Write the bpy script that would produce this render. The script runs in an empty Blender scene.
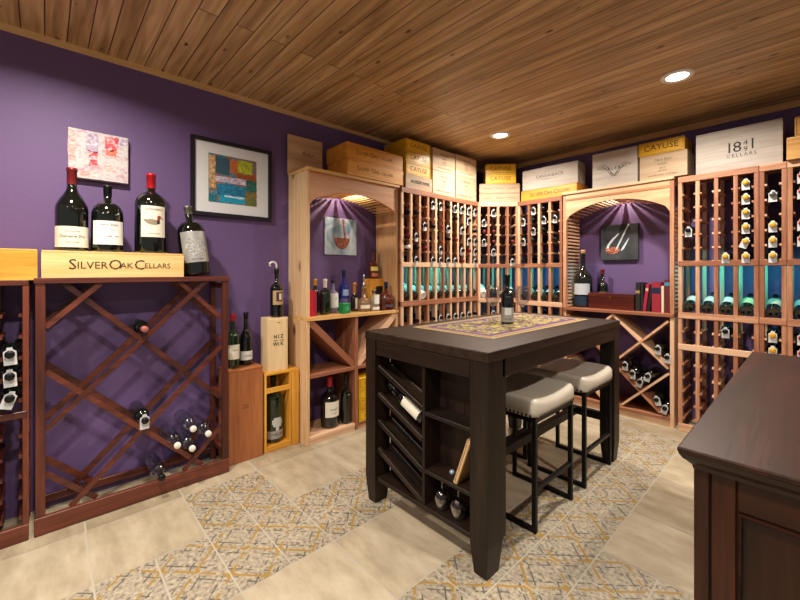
import bpy, bmesh, math, random
from mathutils import Vector, Matrix
R = math.radians
PI = math.pi
random.seed(7)
SC = bpy.context.scene
COL = SC.collection

# ------------------------------------------------------------------ camera, world, lights, exposure
YAW = math.atan(415/384.0)
cam_d = bpy.data.cameras.new('camera'); cam = bpy.data.objects.new('camera', cam_d); COL.objects.link(cam)
cam_d.sensor_width = 36.0; cam_d.lens = 384/800*36.0; cam_d.shift_y = -28/800.0
cam_d.clip_start = 0.02
cam.location = (0, 0, 1.24); cam.rotation_euler = (R(90), 0, YAW)
SC.camera = cam
W = bpy.data.worlds.new('World'); SC.world = W; W.use_nodes = True
W.node_tree.nodes['Background'].inputs[0].default_value = (1.0, 0.96, 0.93, 1)
W.node_tree.nodes['Background'].inputs[1].default_value = 0.36
SC.view_settings.view_transform = 'Standard'; SC.view_settings.look = 'None'
SC.view_settings.gamma = 1.0; SC.view_settings.exposure = -0.42
SC.view_settings.use_curve_mapping = False
CAN_POWER = 47.0
CAN_COLOR = (1.0, 0.91, 0.80)
CANS = [(-1.93, 3.02), (-0.59, 2.93), (-1.93, 0.02), (-0.59, 0.05), (0.75, 1.6), (-0.59, -1.2)]  # the last three are unseen, added to brighten the room
NICHE_POWER = 7.5
TEAL_POWER = 1.7

# ------------------------------------------------------------------ materials
MATS = {}
def newmat(name):
    m = bpy.data.materials.new(name); m.use_nodes = True
    nt = m.node_tree; b = nt.nodes['Principled BSDF']
    return m, nt, b
def rgb(h):
    h = h.lstrip('#'); v = [int(h[i:i+2], 16)/255 for i in (0, 2, 4)]
    return tuple([(c/12.92 if c <= .04045 else ((c+.055)/1.055)**2.4) for c in v] + [1.0])
def plain(name, col, rough=.5, metal=0.0, coat=0.0, bump=0.0, bscale=60, spec=None, sheen=0):
    if name in MATS: return MATS[name]
    m, nt, b = newmat(name)
    b.inputs['Base Color'].default_value = rgb(col); b.inputs['Roughness'].default_value = rough
    b.inputs['Metallic'].default_value = metal; b.inputs['Coat Weight'].default_value = coat
    if spec is not None: b.inputs['Specular IOR Level'].default_value = spec
    if bump:
        tc = nt.nodes.new('ShaderNodeTexCoord'); n = nt.nodes.new('ShaderNodeTexNoise'); n.inputs['Scale'].default_value = bscale
        bp = nt.nodes.new('ShaderNodeBump'); bp.inputs['Strength'].default_value = bump; bp.inputs['Distance'].default_value = .01
        nt.links.new(tc.outputs['Object'], n.inputs['Vector']); nt.links.new(n.outputs['Fac'], bp.inputs['Height']); nt.links.new(bp.outputs['Normal'], b.inputs['Normal'])
    MATS[name] = m; return m
def ramp(nt, stops):
    r = nt.nodes.new('ShaderNodeValToRGB'); e = r.color_ramp.elements
    e[0].position = stops[0][0]; e[0].color = rgb(stops[0][1]); e[1].position = stops[-1][0]; e[1].color = rgb(stops[-1][1])
    for p, c in stops[1:-1]:
        x = e.new(p); x.color = rgb(c)
    return r
def wood(name, dark, mid, light, axis='z', rough=.5, scale=1.0, coat=0.0, var=.35, knots=False, tint=None):
    """procedural board wood: grain stretched along one local axis, each object shifted in the pattern"""
    if name in MATS: return MATS[name]
    m, nt, b = newmat(name); N = nt.nodes.new; L = nt.links.new
    tc = N('ShaderNodeTexCoord'); oi = N('ShaderNodeObjectInfo')
    mp = N('ShaderNodeMapping')
    s = [16*scale]*3; s['xyz'.index(axis)] = 1.1*scale
    mp.inputs['Scale'].default_value = s
    L(tc.outputs['Object'], mp.inputs['Vector'])
    mul = N('ShaderNodeMath'); mul.operation = 'MULTIPLY'; mul.inputs[1].default_value = 37.0; L(oi.outputs['Random'], mul.inputs[0])
    cb = N('ShaderNodeCombineXYZ'); [L(mul.outputs[0], cb.inputs[i]) for i in range(3)]
    L(cb.outputs[0], mp.inputs['Location'])
    n1 = N('ShaderNodeTexNoise'); n1.inputs['Scale'].default_value = 1.3; n1.inputs['Detail'].default_value = 6; n1.inputs['Distortion'].default_value = .6
    L(mp.outputs[0], n1.inputs['Vector'])
    n2 = N('ShaderNodeTexNoise'); n2.inputs['Scale'].default_value = 7; n2.inputs['Detail'].default_value = 3; L(mp.outputs[0], n2.inputs['Vector'])
    mx = N('ShaderNodeMath'); mx.operation = 'MULTIPLY_ADD'; mx.inputs[1].default_value = .35; L(n2.outputs['Fac'], mx.inputs[0]); 
    m2 = N('ShaderNodeMath'); m2.operation = 'MULTIPLY'; m2.inputs[1].default_value = .65; L(n1.outputs['Fac'], m2.inputs[0]); L(m2.outputs[0], mx.inputs[2])
    m3 = N('ShaderNodeMath'); m3.operation = 'SUBTRACT'; L(oi.outputs['Random'], m3.inputs[0]); m3.inputs[1].default_value = .5
    m4 = N('ShaderNodeMath'); m4.operation = 'MULTIPLY_ADD'; m4.inputs[1].default_value = var; L(m3.outputs[0], m4.inputs[0]); L(mx.outputs[0], m4.inputs[2])
    r = ramp(nt, [(.3, dark), (.5, mid), (.7, light)]); L(m4.outputs[0], r.inputs[0])
    out = r.outputs[0]
    if knots:
        vm = N('ShaderNodeMapping'); vs = [9]*3; vs['xyz'.index(axis)] = 4; vm.inputs['Scale'].default_value = vs; L(tc.outputs['Object'], vm.inputs['Vector'])
        v = N('ShaderNodeTexVoronoi'); v.inputs['Scale'].default_value = .8; L(vm.outputs[0], v.inputs['Vector'])
        kr = ramp(nt, [(.07, '#000000'), (.19, '#ffffff')]); L(v.outputs['Distance'], kr.inputs[0])
        mm = N('ShaderNodeMix'); mm.data_type = 'RGBA'; L(kr.outputs[0], mm.inputs['Factor']); mm.inputs[6].default_value = rgb('#5e3a22'); L(out, mm.inputs[7]); out = mm.outputs[2]
    L(out, b.inputs['Base Color'])
    if name[:4] in ('espr', 'desk'): b.inputs['Specular IOR Level'].default_value = .3
    b.inputs['Roughness'].default_value = rough; b.inputs['Coat Weight'].default_value = coat; b.inputs['Coat Roughness'].default_value = .15
    bp = N('ShaderNodeBump'); bp.inputs['Strength'].default_value = .12; bp.inputs['Distance'].default_value = .003; L(n2.outputs['Fac'], bp.inputs['Height']); L(bp.outputs[0], b.inputs['Normal'])
    MATS[name] = m; return m
def glass(name, col, rough=.02, gloss=1.0):
    """thin clear glass: mostly see-through, stronger mirror at grazing angles"""
    if name in MATS: return MATS[name]
    m = bpy.data.materials.new(name); m.use_nodes = True; nt = m.node_tree; N = nt.nodes.new; L = nt.links.new
    nt.nodes.remove(nt.nodes['Principled BSDF']); out = nt.nodes['Material Output']
    t = N('ShaderNodeBsdfTransparent'); t.inputs[0].default_value = rgb(col)
    g = N('ShaderNodeBsdfGlossy'); g.inputs['Roughness'].default_value = rough
    lw = N('ShaderNodeLayerWeight'); lw.inputs['Blend'].default_value = .35
    mu = N('ShaderNodeMath'); mu.operation = 'MULTIPLY_ADD'; mu.inputs[1].default_value = .55*gloss; mu.inputs[2].default_value = .03; L(lw.outputs['Facing'], mu.inputs[0])
    mx = N('ShaderNodeMixShader'); L(mu.outputs[0], mx.inputs[0]); L(t.outputs[0], mx.inputs[1]); L(g.outputs[0], mx.inputs[2]); L(mx.outputs[0], out.inputs[0])
    MATS[name] = m; return m
def emit(name, col, s):
    if name in MATS: return MATS[name]
    m, nt, b = newmat(name); b.inputs['Base Color'].default_value = rgb(col)
    b.inputs['Emission Color'].default_value = rgb(col); b.inputs['Emission Strength'].default_value = s
    MATS[name] = m; return m

def RW(a): return wood('redwood_'+a, '#8c553a', '#b67e5c', '#d8af8c', a, .55, 1.0, 0, .75)
def PINE(a): return wood('pine_'+a, '#bd8e5e', '#d2a97c', '#e4c498', a, .5, .8, 0, .2, knots=True)
def CRATE(a): return wood('crate_pale_'+a, '#a38566', '#b69b7c', '#c8b092', a, .6, 1.1, 0, .25)
def CRATEW(a): return wood('crate_white_'+a, '#9f9388', '#b0a599', '#c3b9ae', a, .6, 1.0, 0, .15)
def GOLD(a): return wood('crate_golden_'+a, '#bb7420', '#d9932e', '#ecb04a', a, .45, .9, .15, .2)
def YEL(a): return wood('crate_yellow_'+a, '#c48e08', '#dda90c', '#ebbd1c', a, .5, .9, .1, .12)
def HONEY(a): return wood('honey_'+a, '#bf8a48', '#dcab66', '#efc988', a, .45, .8, .1, .15)
def MAH(a): return wood('mahogany_'+a, '#35140d', '#542316', '#703522', a, .42, 1.0, .1, .25)
def CEDAR(a): return wood('cedar_box_'+a, '#7c4524', '#98592f', '#b2703f', a, .5, .7, .05, .1)
def ESP(a): return wood('espresso_'+a, '#120b07', '#1f140d', '#302117', a, .45, 1.1, .0, .2)
def DESK(a): return wood('desk_'+a, '#1b0904', '#2e1307', '#45220f', a, .38, .7, .0, .12)
BOTTLE = plain('dark_bottle_glass', '#0b0f0b', .06, 0, .6)
BOTTLE_G = plain('green_bottle_glass', '#10200f', .05, 0, .6)
BLACK = plain('black_plastic', '#0c0c0d', .4)
FOIL = {'black': plain('foil_black', '#131214', .3, .4), 'red': plain('foil_red', '#a8101c', .35, .2), 'gold': plain('foil_gold', '#d9a021', .4, .2),
        'pink': plain('foil_pink', '#a05a50', .4), 'white': plain('foil_white', '#e2ddd2', .4), 'burgundy': plain('foil_burgundy', '#6f1a1c', .35, .2),
        'grey': plain('foil_grey', '#6d6a62', .3, .6), 'teal': plain('foil_blue', '#12305e', .25, .4)}
PAPER = plain('label_paper', '#ddd6c4', .7)
PAPERW = plain('label_white', '#e4e2dc', .6)
PAPERG = plain('label_silver', '#a9a7a2', .4, .5)
PAPERT = plain('label_tan', '#b09066', .6)
TAG = plain('tag_card', '#c9cbcd', .6)
INK = plain('ink_brown', '#3a2618', .7)
INKD = plain('ink_dark', '#1c1a1a', .7)
INKG = plain('ink_burnt', '#7a4a18', .7)
METAL = plain('black_iron', '#101012', .45, .6)

# ------------------------------------------------------------------ mesh helpers
class MB:
    def __init__(s): s.bm = bmesh.new()
    def box(s, x0, x1, y0, y1, z0, z1, m=0):
        v = [s.bm.verts.new(p) for p in ((x0,y0,z0),(x1,y0,z0),(x1,y1,z0),(x0,y1,z0),(x0,y0,z1),(x1,y0,z1),(x1,y1,z1),(x0,y1,z1))]
        for f in ((3,2,1,0),(4,5,6,7),(0,1,5,4),(1,2,6,5),(2,3,7,6),(3,0,4,7)):
            q = s.bm.faces.new([v[i] for i in f]); q.material_index = m
        return s
    def hexa(s, pts, m=0):
        v = [s.bm.verts.new(p) for p in pts]
        for f in ((3,2,1,0),(4,5,6,7),(0,1,5,4),(1,2,6,5),(2,3,7,6),(3,0,4,7)):
            q = s.bm.faces.new([v[i] for i in f]); q.material_index = m
        return s
    def prism(s, poly, y0, y1, m=0):
        """polygon in x,z extruded over y"""
        a = [s.bm.verts.new((x, y0, z)) for x, z in poly]; b = [s.bm.verts.new((x, y1, z)) for x, z in poly]
        n = len(poly)
        q = s.bm.faces.new(a); q.material_index = m
        q = s.bm.faces.new(b[::-1]); q.material_index = m
        for i in range(n):
            q = s.bm.faces.new((a[i], b[i], b[(i+1)%n], a[(i+1)%n])); q.material_index = m
        return s
    def lathe(s, prof, n=20, cx=0, cy=0, m=0, smooth=True):
        rings = []
        for r, z in prof:
            if r < 1e-5: rings.append([s.bm.verts.new((cx, cy, z))])
            else: rings.append([s.bm.verts.new((cx+r*math.cos(2*PI*i/n), cy+r*math.sin(2*PI*i/n), z)) for i in range(n)])
        for a, b in zip(rings, rings[1:]):
            for i in range(n):
                j = (i+1) % n
                if len(a) == 1 and len(b) == 1: continue
                if len(a) == 1: q = s.bm.faces.new((a[0], b[j], b[i]))
                elif len(b) == 1: q = s.bm.faces.new((a[i], a[j], b[0]))
                else: q = s.bm.faces.new((a[i], a[j], b[j], b[i]))
                q.smooth = smooth; q.material_index = m
        return s
    def tube(s, pts, r, n=8, m=0, closed=False):
        pts = [Vector(p) for p in pts]; rings = []
        N = len(pts)
        for i, p in enumerate(pts):
            if closed: t = (pts[(i+1)%N]-pts[i-1])
            else: t = (pts[min(i+1, N-1)]-pts[max(i-1, 0)])
            t.normalize(); u = t.orthogonal() if abs(t.z) > .95 else t.cross(Vector((0,0,1))); u.normalize(); w = t.cross(u)
            rings.append([s.bm.verts.new(p + r*(math.cos(2*PI*k/n)*u + math.sin(2*PI*k/n)*w)) for k in range(n)])
        rng = range(N if closed else N-1)
        for i in rng:
            a, b = rings[i], rings[(i+1)%N]
            for k in range(n):
                q = s.bm.faces.new((a[k], a[(k+1)%n], b[(k+1)%n], b[k])); q.smooth = True; q.material_index = m
        if not closed:
            s.bm.faces.new(rings[0][::-1]).material_index = m; s.bm.faces.new(rings[-1]).material_index = m
        return s
    def bar(s, a, b, w, h, up=(0,0,1), m=0):
        a, b = Vector(a), Vector(b); t = (b-a).normalized(); up = Vector(up)
        sd = t.cross(up).normalized(); u = sd.cross(t).normalized()
        P = []
        for p in (a, b):
            for i, j in ((-1,-1),(1,-1),(1,1),(-1,1)): P.append(p + sd*(i*w/2) + u*(j*h/2))
        return s.hexa(P, m)
    def quad(s, pts, m=0):
        q = s.bm.faces.new([s.bm.verts.new(p) for p in pts]); q.material_index = m; return s
    def poly2(s, poly, y, m=0):
        q = s.bm.faces.new([s.bm.verts.new((x, y, z)) for x, z in poly]); q.material_index = m; return s
    def patch(s, r, z0, z1, span, n=12, c=-90, m=0, zt=None):
        """curved label patch on a cylinder, centred on -y"""
        a = [];
        for i in range(n+1):
            t = R(c - span/2 + span*i/n)
            a.append((s.bm.verts.new((r*math.cos(t), r*math.sin(t), z0)), s.bm.verts.new((r*math.cos(t), r*math.sin(t), z1))))
        for p, q in zip(a, a[1:]):
            f = s.bm.faces.new((p[0], q[0], q[1], p[1])); f.smooth = True; f.material_index = m
        return s
    def bevel(s, w=.003, seg=2):
        bmesh.ops.remove_doubles(s.bm, verts=s.bm.verts, dist=1e-6)
        es = [e for e in s.bm.edges if len(e.link_faces) == 2 and e.calc_face_angle(0) > .6]
        bmesh.ops.bevel(s.bm, geom=es, offset=w, segments=seg, profile=.5, affect='EDGES', clamp_overlap=True)
        return s
    def build(s, name, mat, parent=None, fix=True):
        if fix: bmesh.ops.recalc_face_normals(s.bm, faces=s.bm.faces)
        me = bpy.data.meshes.new(name); s.bm.to_mesh(me); s.bm.free()
        for mm in (mat if isinstance(mat, (list, tuple)) else [mat]): me.materials.append(mm)
        o = bpy.data.objects.new(name, me); COL.objects.link(o)
        if parent: o.parent = parent
        return o
def thing(name, label, cat, loc=(0,0,0), rz=0, group=None):
    o = bpy.data.objects.new(name, None); COL.objects.link(o); o.empty_display_size = .05
    o.location = loc; o.rotation_euler = (0, 0, R(rz)); o['label'] = label; o['category'] = cat
    if group: o['group'] = group
    return o
def tag(o, label, cat, group=None):
    o['label'] = label; o['category'] = cat
    if group: o['group'] = group
    return o
def struct(name, mb, mat):
    o = mb.build(name, mat); o['kind'] = 'structure'; return o
def bx(name, mat, parent, x0, x1, y0, y1, z0, z1, bev=.002):
    m = MB().box(x0, x1, y0, y1, z0, z1)
    if bev: m.bevel(bev, 1)
    return m.build(name, mat, parent)
def children(o): return [c for c in COL.objects if c.parent == o]
KIDS = {}
def dup(root, loc=None, rot=None, label=None, group=None):
    if root.name not in KIDS: KIDS[root.name] = [(c, [g for g in children(c)]) for c in children(root)]
    r = root.copy(); COL.objects.link(r)
    if loc is not None: r.location = loc
    if rot is not None: r.rotation_euler = rot
    if label: r['label'] = label
    if group: r['group'] = group
    for ch, gs in KIDS[root.name]:
        c = ch.copy(); COL.objects.link(c); c.parent = r
        for g in gs:
            d = g.copy(); COL.objects.link(d); d.parent = c
    return r
def txt(s, size, mat, parent, loc, width=None, name='lettering', bend=None, shear=0, offset=0, spacing=1.0, rot=0, align='CENTER'):
    """flat lettering facing local -y (or wrapped round a cylinder of radius bend)"""
    cu = bpy.data.curves.new(name, 'FONT'); cu.body = s; cu.size = size; cu.align_x = align; cu.align_y = 'CENTER'
    cu.shear = shear; cu.offset = offset; cu.space_character = spacing; cu.resolution_u = 2
    o = bpy.data.objects.new(name+'_curve', cu); COL.objects.link(o)
    dg = bpy.context.evaluated_depsgraph_get(); dg.update()
    me = bpy.data.meshes.new_from_object(o.evaluated_get(dg)); bpy.data.objects.remove(o)
    xs = [v.co.x for v in me.vertices]
    if not xs: return None
    w = max(xs)-min(xs); k = (width/w) if width else 1.0; c, sn = math.cos(R(rot)), math.sin(R(rot))
    for v in me.vertices:
        x, z = v.co.x*k, v.co.y*(k if width and abs(k-1) < .6 else 1)
        x, z = x*c - z*sn, x*sn + z*c
        x += loc[0]
        if bend: v.co = (bend*math.sin(x/bend), -bend*math.cos(x/bend) + loc[1], z+loc[2])
        else: v.co = (x, loc[1], z+loc[2])
    me.materials.clear(); me.materials.append(mat); me.name = name
    r = bpy.data.objects.new(name, me); COL.objects.link(r)
    if parent: r.parent = parent
    return r

# ------------------------------------------------------------------ room shell
XL, YB, ZC = -2.75, 3.98, 2.475
def wall_mat():
    m, nt, b = newmat('purple_wall'); N = nt.nodes.new; L = nt.links.new
    b.inputs['Base Color'].default_value = rgb('#624a78'); b.inputs['Roughness'].default_value = .62
    g = N('ShaderNodeNewGeometry'); n = N('ShaderNodeTexNoise'); n.inputs['Scale'].default_value = 90; n.inputs['Detail'].default_value = 3
    bp = N('ShaderNodeBump'); bp.inputs['Strength'].default_value = .25; bp.inputs['Distance'].default_value = .004
    L(g.outputs['Position'], n.inputs['Vector']); L(n.outputs['Fac'], bp.inputs['Height']); L(bp.outputs[0], b.inputs['Normal'])
    return m
WALL = wall_mat()
struct('wall_left', MB().box(XL-.1, XL, -1.6, YB, 0, ZC), WALL)
struct('wall_back', MB().box(XL-.1, 2.2, YB, YB+.1, 0, ZC), WALL)
def ceil_mat():
    m, nt, b = newmat('cedar_ceiling'); N = nt.nodes.new; L = nt.links.new
    g = N('ShaderNodeNewGeometry')
    bk = N('ShaderNodeTexBrick'); bk.offset = .37; bk.inputs['Scale'].default_value = 1.0
    bk.inputs['Brick Width'].default_value = 5.3; bk.inputs['Row Height'].default_value = .088
    bk.inputs['Mortar Size'].default_value = .0026; bk.inputs['Mortar Smooth'].default_value = .1
    bk.inputs['Color1'].default_value = (0,0,0,1); bk.inputs['Color2'].default_value = (1,1,1,1); bk.inputs['Mortar'].default_value = (.5,.5,.5,1)
    L(g.outputs['Position'], bk.inputs['Vector'])
    off = N('ShaderNodeVectorMath'); off.operation = 'MULTIPLY_ADD'; off.inputs[1].default_value = (9, 9, 9)
    L(bk.outputs['Color'], off.inputs[0]); L(g.outputs['Position'], off.inputs[2])
    mp = N('ShaderNodeMapping'); mp.inputs['Scale'].default_value = (1.3, 20, 1); L(off.outputs[0], mp.inputs['Vector'])
    n1 = N('ShaderNodeTexNoise'); n1.inputs['Scale'].default_value = 1.6; n1.inputs['Detail'].default_value = 6; n1.inputs['Distortion'].default_value = .5; L(mp.outputs[0], n1.inputs['Vector'])
    s = N('ShaderNodeMath'); s.operation = 'MULTIPLY_ADD'; s.inputs[1].default_value = .20; L(bk.outputs['Color'], s.inputs[0])
    s2 = N('ShaderNodeMath'); s2.operation = 'SUBTRACT'; L(n1.outputs['Fac'], s2.inputs[0]); s2.inputs[1].default_value = .10; L(s2.outputs[0], s.inputs[2])
    r = ramp(nt, [(.25, '#8a6840'), (.5, '#b48f62'), (.75, '#d3b084')]); L(s.outputs[0], r.inputs[0])
    vm = N('ShaderNodeMapping'); vm.inputs['Scale'].default_value = (4.2, 9.5, 1); L(off.outputs[0], vm.inputs['Vector'])
    v = N('ShaderNodeTexVoronoi'); v.inputs['Scale'].default_value = 1.0; L(vm.outputs[0], v.inputs['Vector'])
    kr = ramp(nt, [(.05, '#000000'), (.12, '#ffffff')]); L(v.outputs['Distance'], kr.inputs[0])
    m1 = N('ShaderNodeMix'); m1.data_type = 'RGBA'; L(kr.outputs[0], m1.inputs['Factor']); m1.inputs[6].default_value = rgb('#4f2a14'); L(r.outputs[0], m1.inputs[7])
    m2 = N('ShaderNodeMix'); m2.data_type = 'RGBA'; L(bk.outputs['Fac'], m2.inputs['Factor']); L(m1.outputs[2], m2.inputs[6]); m2.inputs[7].default_value = rgb('#4a2a15')
    L(m2.outputs[2], b.inputs['Base Color']); b.inputs['Roughness'].default_value = .42
    bp = N('ShaderNodeBump'); bp.invert = True; bp.inputs['Strength'].default_value = .7; bp.inputs['Distance'].default_value = .006; L(bk.outputs['Fac'], bp.inputs['Height']); L(bp.outputs[0], b.inputs['Normal'])
    return m
struct('ceiling', MB().box(XL-.1, 2.2, -1.6, YB+.1, ZC, ZC+.08), ceil_mat())
TRIMX, TRIMY = wood('trim_x', '#b98a55', '#cc9f68', '#dbb37e', 'x', .5), wood('trim_y', '#b98a55', '#cc9f68', '#dbb37e', 'y', .5)
struct('trim_1', MB().box(XL, XL+.018, -1.6, YB, 2.445, ZC), TRIMY)
struct('trim_2', MB().box(XL+.018, 2.2, YB-.018, YB, 2.425, ZC), TRIMX)

# floor: one mesh, travertine and patterned tiles laid in a grid with grout between
def trav_mat():
    m, nt, b = newmat('travertine'); N = nt.nodes.new; L = nt.links.new
    g = N('ShaderNodeNewGeometry'); at = N('ShaderNodeAttribute'); at.attribute_name = 'tile_rand'
    mp = N('ShaderNodeMapping'); mp.inputs['Scale'].default_value = (2.2, 5, 1); L(g.outputs['Position'], mp.inputs['Vector'])
    n = N('ShaderNodeTexNoise'); n.inputs['Scale'].default_value = 2.2; n.inputs['Detail'].default_value = 8; n.inputs['Roughness'].default_value = .62; L(mp.outputs[0], n.inputs['Vector'])
    a = N('ShaderNodeMath'); a.operation = 'MULTIPLY_ADD'; a.inputs[1].default_value = .3; L(at.outputs['Fac'], a.inputs[0]); L(n.outputs['Fac'], a.inputs[2])
    r = ramp(nt, [(.36, '#93856c'), (.6, '#ab9d84'), (.85, '#c1b49b')]); L(a.outputs[0], r.inputs[0])
    L(r.outputs[0], b.inputs['Base Color']); b.inputs['Roughness'].default_value = .38
    return m
def patt_mat():
    m, nt, b = newmat('patterned_tile'); N = nt.nodes.new; L = nt.links.new
    def M(op, a, c=None, d=None):
        k = N('ShaderNodeMath'); k.operation = op
        for i, v in enumerate((a, c, d)):
            if v is None: continue
            if isinstance(v, (int, float)): k.inputs[i].default_value = v
            else: L(v, k.inputs[i])
        return k.outputs[0]
    g = N('ShaderNodeNewGeometry'); mp = N('ShaderNodeMapping'); mp.inputs['Location'].default_value = (2.37/.2155, -.56/.2095, 0); mp.inputs['Scale'].default_value = (1/.2155, 1/.2095, 1)
    L(g.outputs['Position'], mp.inputs['Vector'])
    wn = N('ShaderNodeTexNoise'); wn.inputs['Scale'].default_value = 5; L(g.outputs['Position'], wn.inputs['Vector'])
    sp = N('ShaderNodeSeparateXYZ'); L(mp.outputs[0], sp.inputs[0])
    # lattice: diamonds inside each tile plus curved leaves
    wx = M('ADD', sp.outputs[0], M('MULTIPLY', wn.outputs['Fac'], .10)); wy = sp.outputs[1]
    u = M('FRACT', M('ADD', wx, wy)); v = M('FRACT', M('SUBTRACT', wx, wy))
    au = M('ABSOLUTE', M('SUBTRACT', u, .5)); av = M('ABSOLUTE', M('SUBTRACT', v, .5))
    big = M('MINIMUM', au, av)
    small = M('MINIMUM', M('ABSOLUTE', M('SUBTRACT', au, .2)), M('ABSOLUTE', M('SUBTRACT', av, .2)))
    brk = N('ShaderNodeTexNoise'); brk.inputs['Scale'].default_value = 20; brk.inputs['Detail'].default_value = 5; L(g.outputs['Position'], brk.inputs['Vector'])
    cross = M('LESS_THAN', M('ADD', au, av), .16)
    gold = M('MAXIMUM', M('MULTIPLY', M('LESS_THAN', big, .035), M('GREATER_THAN', brk.outputs['Fac'], .44)), M('MULTIPLY', cross, M('GREATER_THAN', brk.outputs['Fac'], .53)))
    grey = M('MULTIPLY', M('LESS_THAN', small, .022), M('GREATER_THAN', brk.outputs['Fac'], .50))
    n = N('ShaderNodeTexNoise'); n.inputs['Scale'].default_value = 62; n.inputs['Detail'].default_value = 5; L(g.outputs['Position'], n.inputs['Vector'])
    base = ramp(nt, [(.33, '#66605a'), (.42, '#918778'), (.54, '#a59983'), (.66, '#b8ab92')]); L(n.outputs['Fac'], base.inputs[0])
    x1 = N('ShaderNodeMix'); x1.data_type = 'RGBA'; L(grey, x1.inputs['Factor']); L(base.outputs[0], x1.inputs[6]); x1.inputs[7].default_value = rgb('#5e5850')
    x2 = N('ShaderNodeMix'); x2.data_type = 'RGBA'; L(gold, x2.inputs['Factor']); L(x1.outputs[2], x2.inputs[6]); x2.inputs[7].default_value = rgb('#9c7c3c')
    L(x2.outputs[2], b.inputs['Base Color']); b.inputs['Roughness'].default_value = .45
    return m
GROUT = plain('grout', '#b3aa98', .8)
fm = MB(); UX, UY, FX, FY = .2155, .2095, -2.37, .56; G = .0035
def tile(x0, x1, y0, y1, m): fm.quad([(x0+G,y0+G,0),(x1-G,y0+G,0),(x1-G,y1-G,0),(x0+G,y1-G,0)], m)
fm.quad([(XL-.1,-1.6,-.0015),(2.2,-1.6,-.0015),(2.2,YB+.1,-.0015),(XL-.1,YB+.1,-.0015)], 2)
ytop = 3.415
for k in range(-5, 9):
    y0 = .145+.4175*k; tile(XL-.1, FX, y0, y0+.4175, 0)
x = XL-.1
for k in range(12): tile(FX+k*.431, FX+(k+1)*.431, ytop, ytop+.21, 0); tile(FX+k*.431, FX+(k+1)*.431, ytop+.21, YB+.1, 0)
def ycell(j): return FY+UY*j
jmax = 13
for i in range(0, 22):
    for j in range(-10, 14):
        x0, x1 = FX+i*UX, FX+(i+1)*UX; y0, y1 = ycell(j), min(ycell(j+1), ytop)
        if j == 13: y1 = ytop
        pat = i in (2, 3, 6, 7) or (i in (0, 1) and j in (0, 1, 12, 13)) or (i >= 8 and (j in (4, 5, 13))) or (i >= 12 and i % 4 in (2, 3))
        if pat: tile(x0, x1, y0, y1, 1)
        elif i % 2 == 0:
            if j == 13: tile(x0, x1+UX, y0, y1, 0)
            elif j % 2 == 0: tile(x0, x1+UX, y0, min(ycell(j+2), ycell(13)), 0)
            elif j == 12: pass
fl = fm.build('floor', [trav_mat(), patt_mat(), GROUT]); fl['kind'] = 'structure'
at = fl.data.attributes.new('tile_rand', 'FLOAT', 'FACE')
for p in fl.data.polygons: at.data[p.index].value = random.random()-.3

# ------------------------------------------------------------------ ceiling lights
LENS = emit('lamp_lens', '#fff0dc', 14)
for k, (x, y) in enumerate(CANS):
    lab = ['round recessed ceiling light over the corner racks, farther one', 'larger-looking round recessed ceiling light towards the right', 'recessed ceiling light above the mahogany racks', 'unseen ceiling light above the camera, added as fill', 'unseen ceiling light over the desk, added as fill', 'unseen ceiling light at the rear of the room, added as fill'][k]
    t = thing('ceiling_light', lab, 'ceiling light', (x, y, ZC))
    MB().lathe([(.058, 0), (.062, -.006), (.088, -.005), (.09, 0)], 28).build('trim_ring', plain('lamp_trim', '#e9e6e0', .4), t)
    MB().lathe([(0, -.002), (.06, -.002), (.06, -.0005), (0, -.0005)], 28).build('lens', LENS, t)
    ld = bpy.data.lights.new('can_lamp', 'AREA'); ld.shape = 'DISK'; ld.size = .12; ld.energy = CAN_POWER; ld.color = CAN_COLOR; ld.spread = R(155)
    lo = bpy.data.objects.new('can_lamp', ld); COL.objects.link(lo); lo.parent = t; lo.location = (0, 0, -.012)

# ------------------------------------------------------------------ bottle makers
def bprof(r, h, sh, nr, style='bord'):
    """outer profile; sh = shoulder height where the neck begins"""
    if style == 'burg':
        bz = h*.50; pts = [(r, bz)]
        for i in range(1, 8):
            t = i/8; pts.append((nr + (r-nr)*(.5+.5*math.cos(PI*t))**.9, bz + (sh-bz)*t))
    elif style == 'jug':
        bz = sh - r*1.15; pts = [(r, bz)]
        for i in range(1, 8):
            t = i/8; pts.append((nr + (r-nr)*math.cos(PI/2*t), bz + (sh-bz)*math.sin(PI/2*t)**.9))
    else:
        bz = sh - r*1.0; pts = [(r, bz)]
        for i in range(1, 7):
            t = i/7; pts.append((nr + (r-nr)*math.cos(PI/2*t), bz + (sh-bz)*(t**.8)))
    return [(0, .006), (r*.75, .004), (r*.88, 0), (r*.97, .004), (r, .012)] + pts + [(nr, sh), (nr*.93, h-.016), (nr*1.08, h-.014), (nr*1.08, h-.004), (nr*.9, h), (0, h)]
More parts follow.
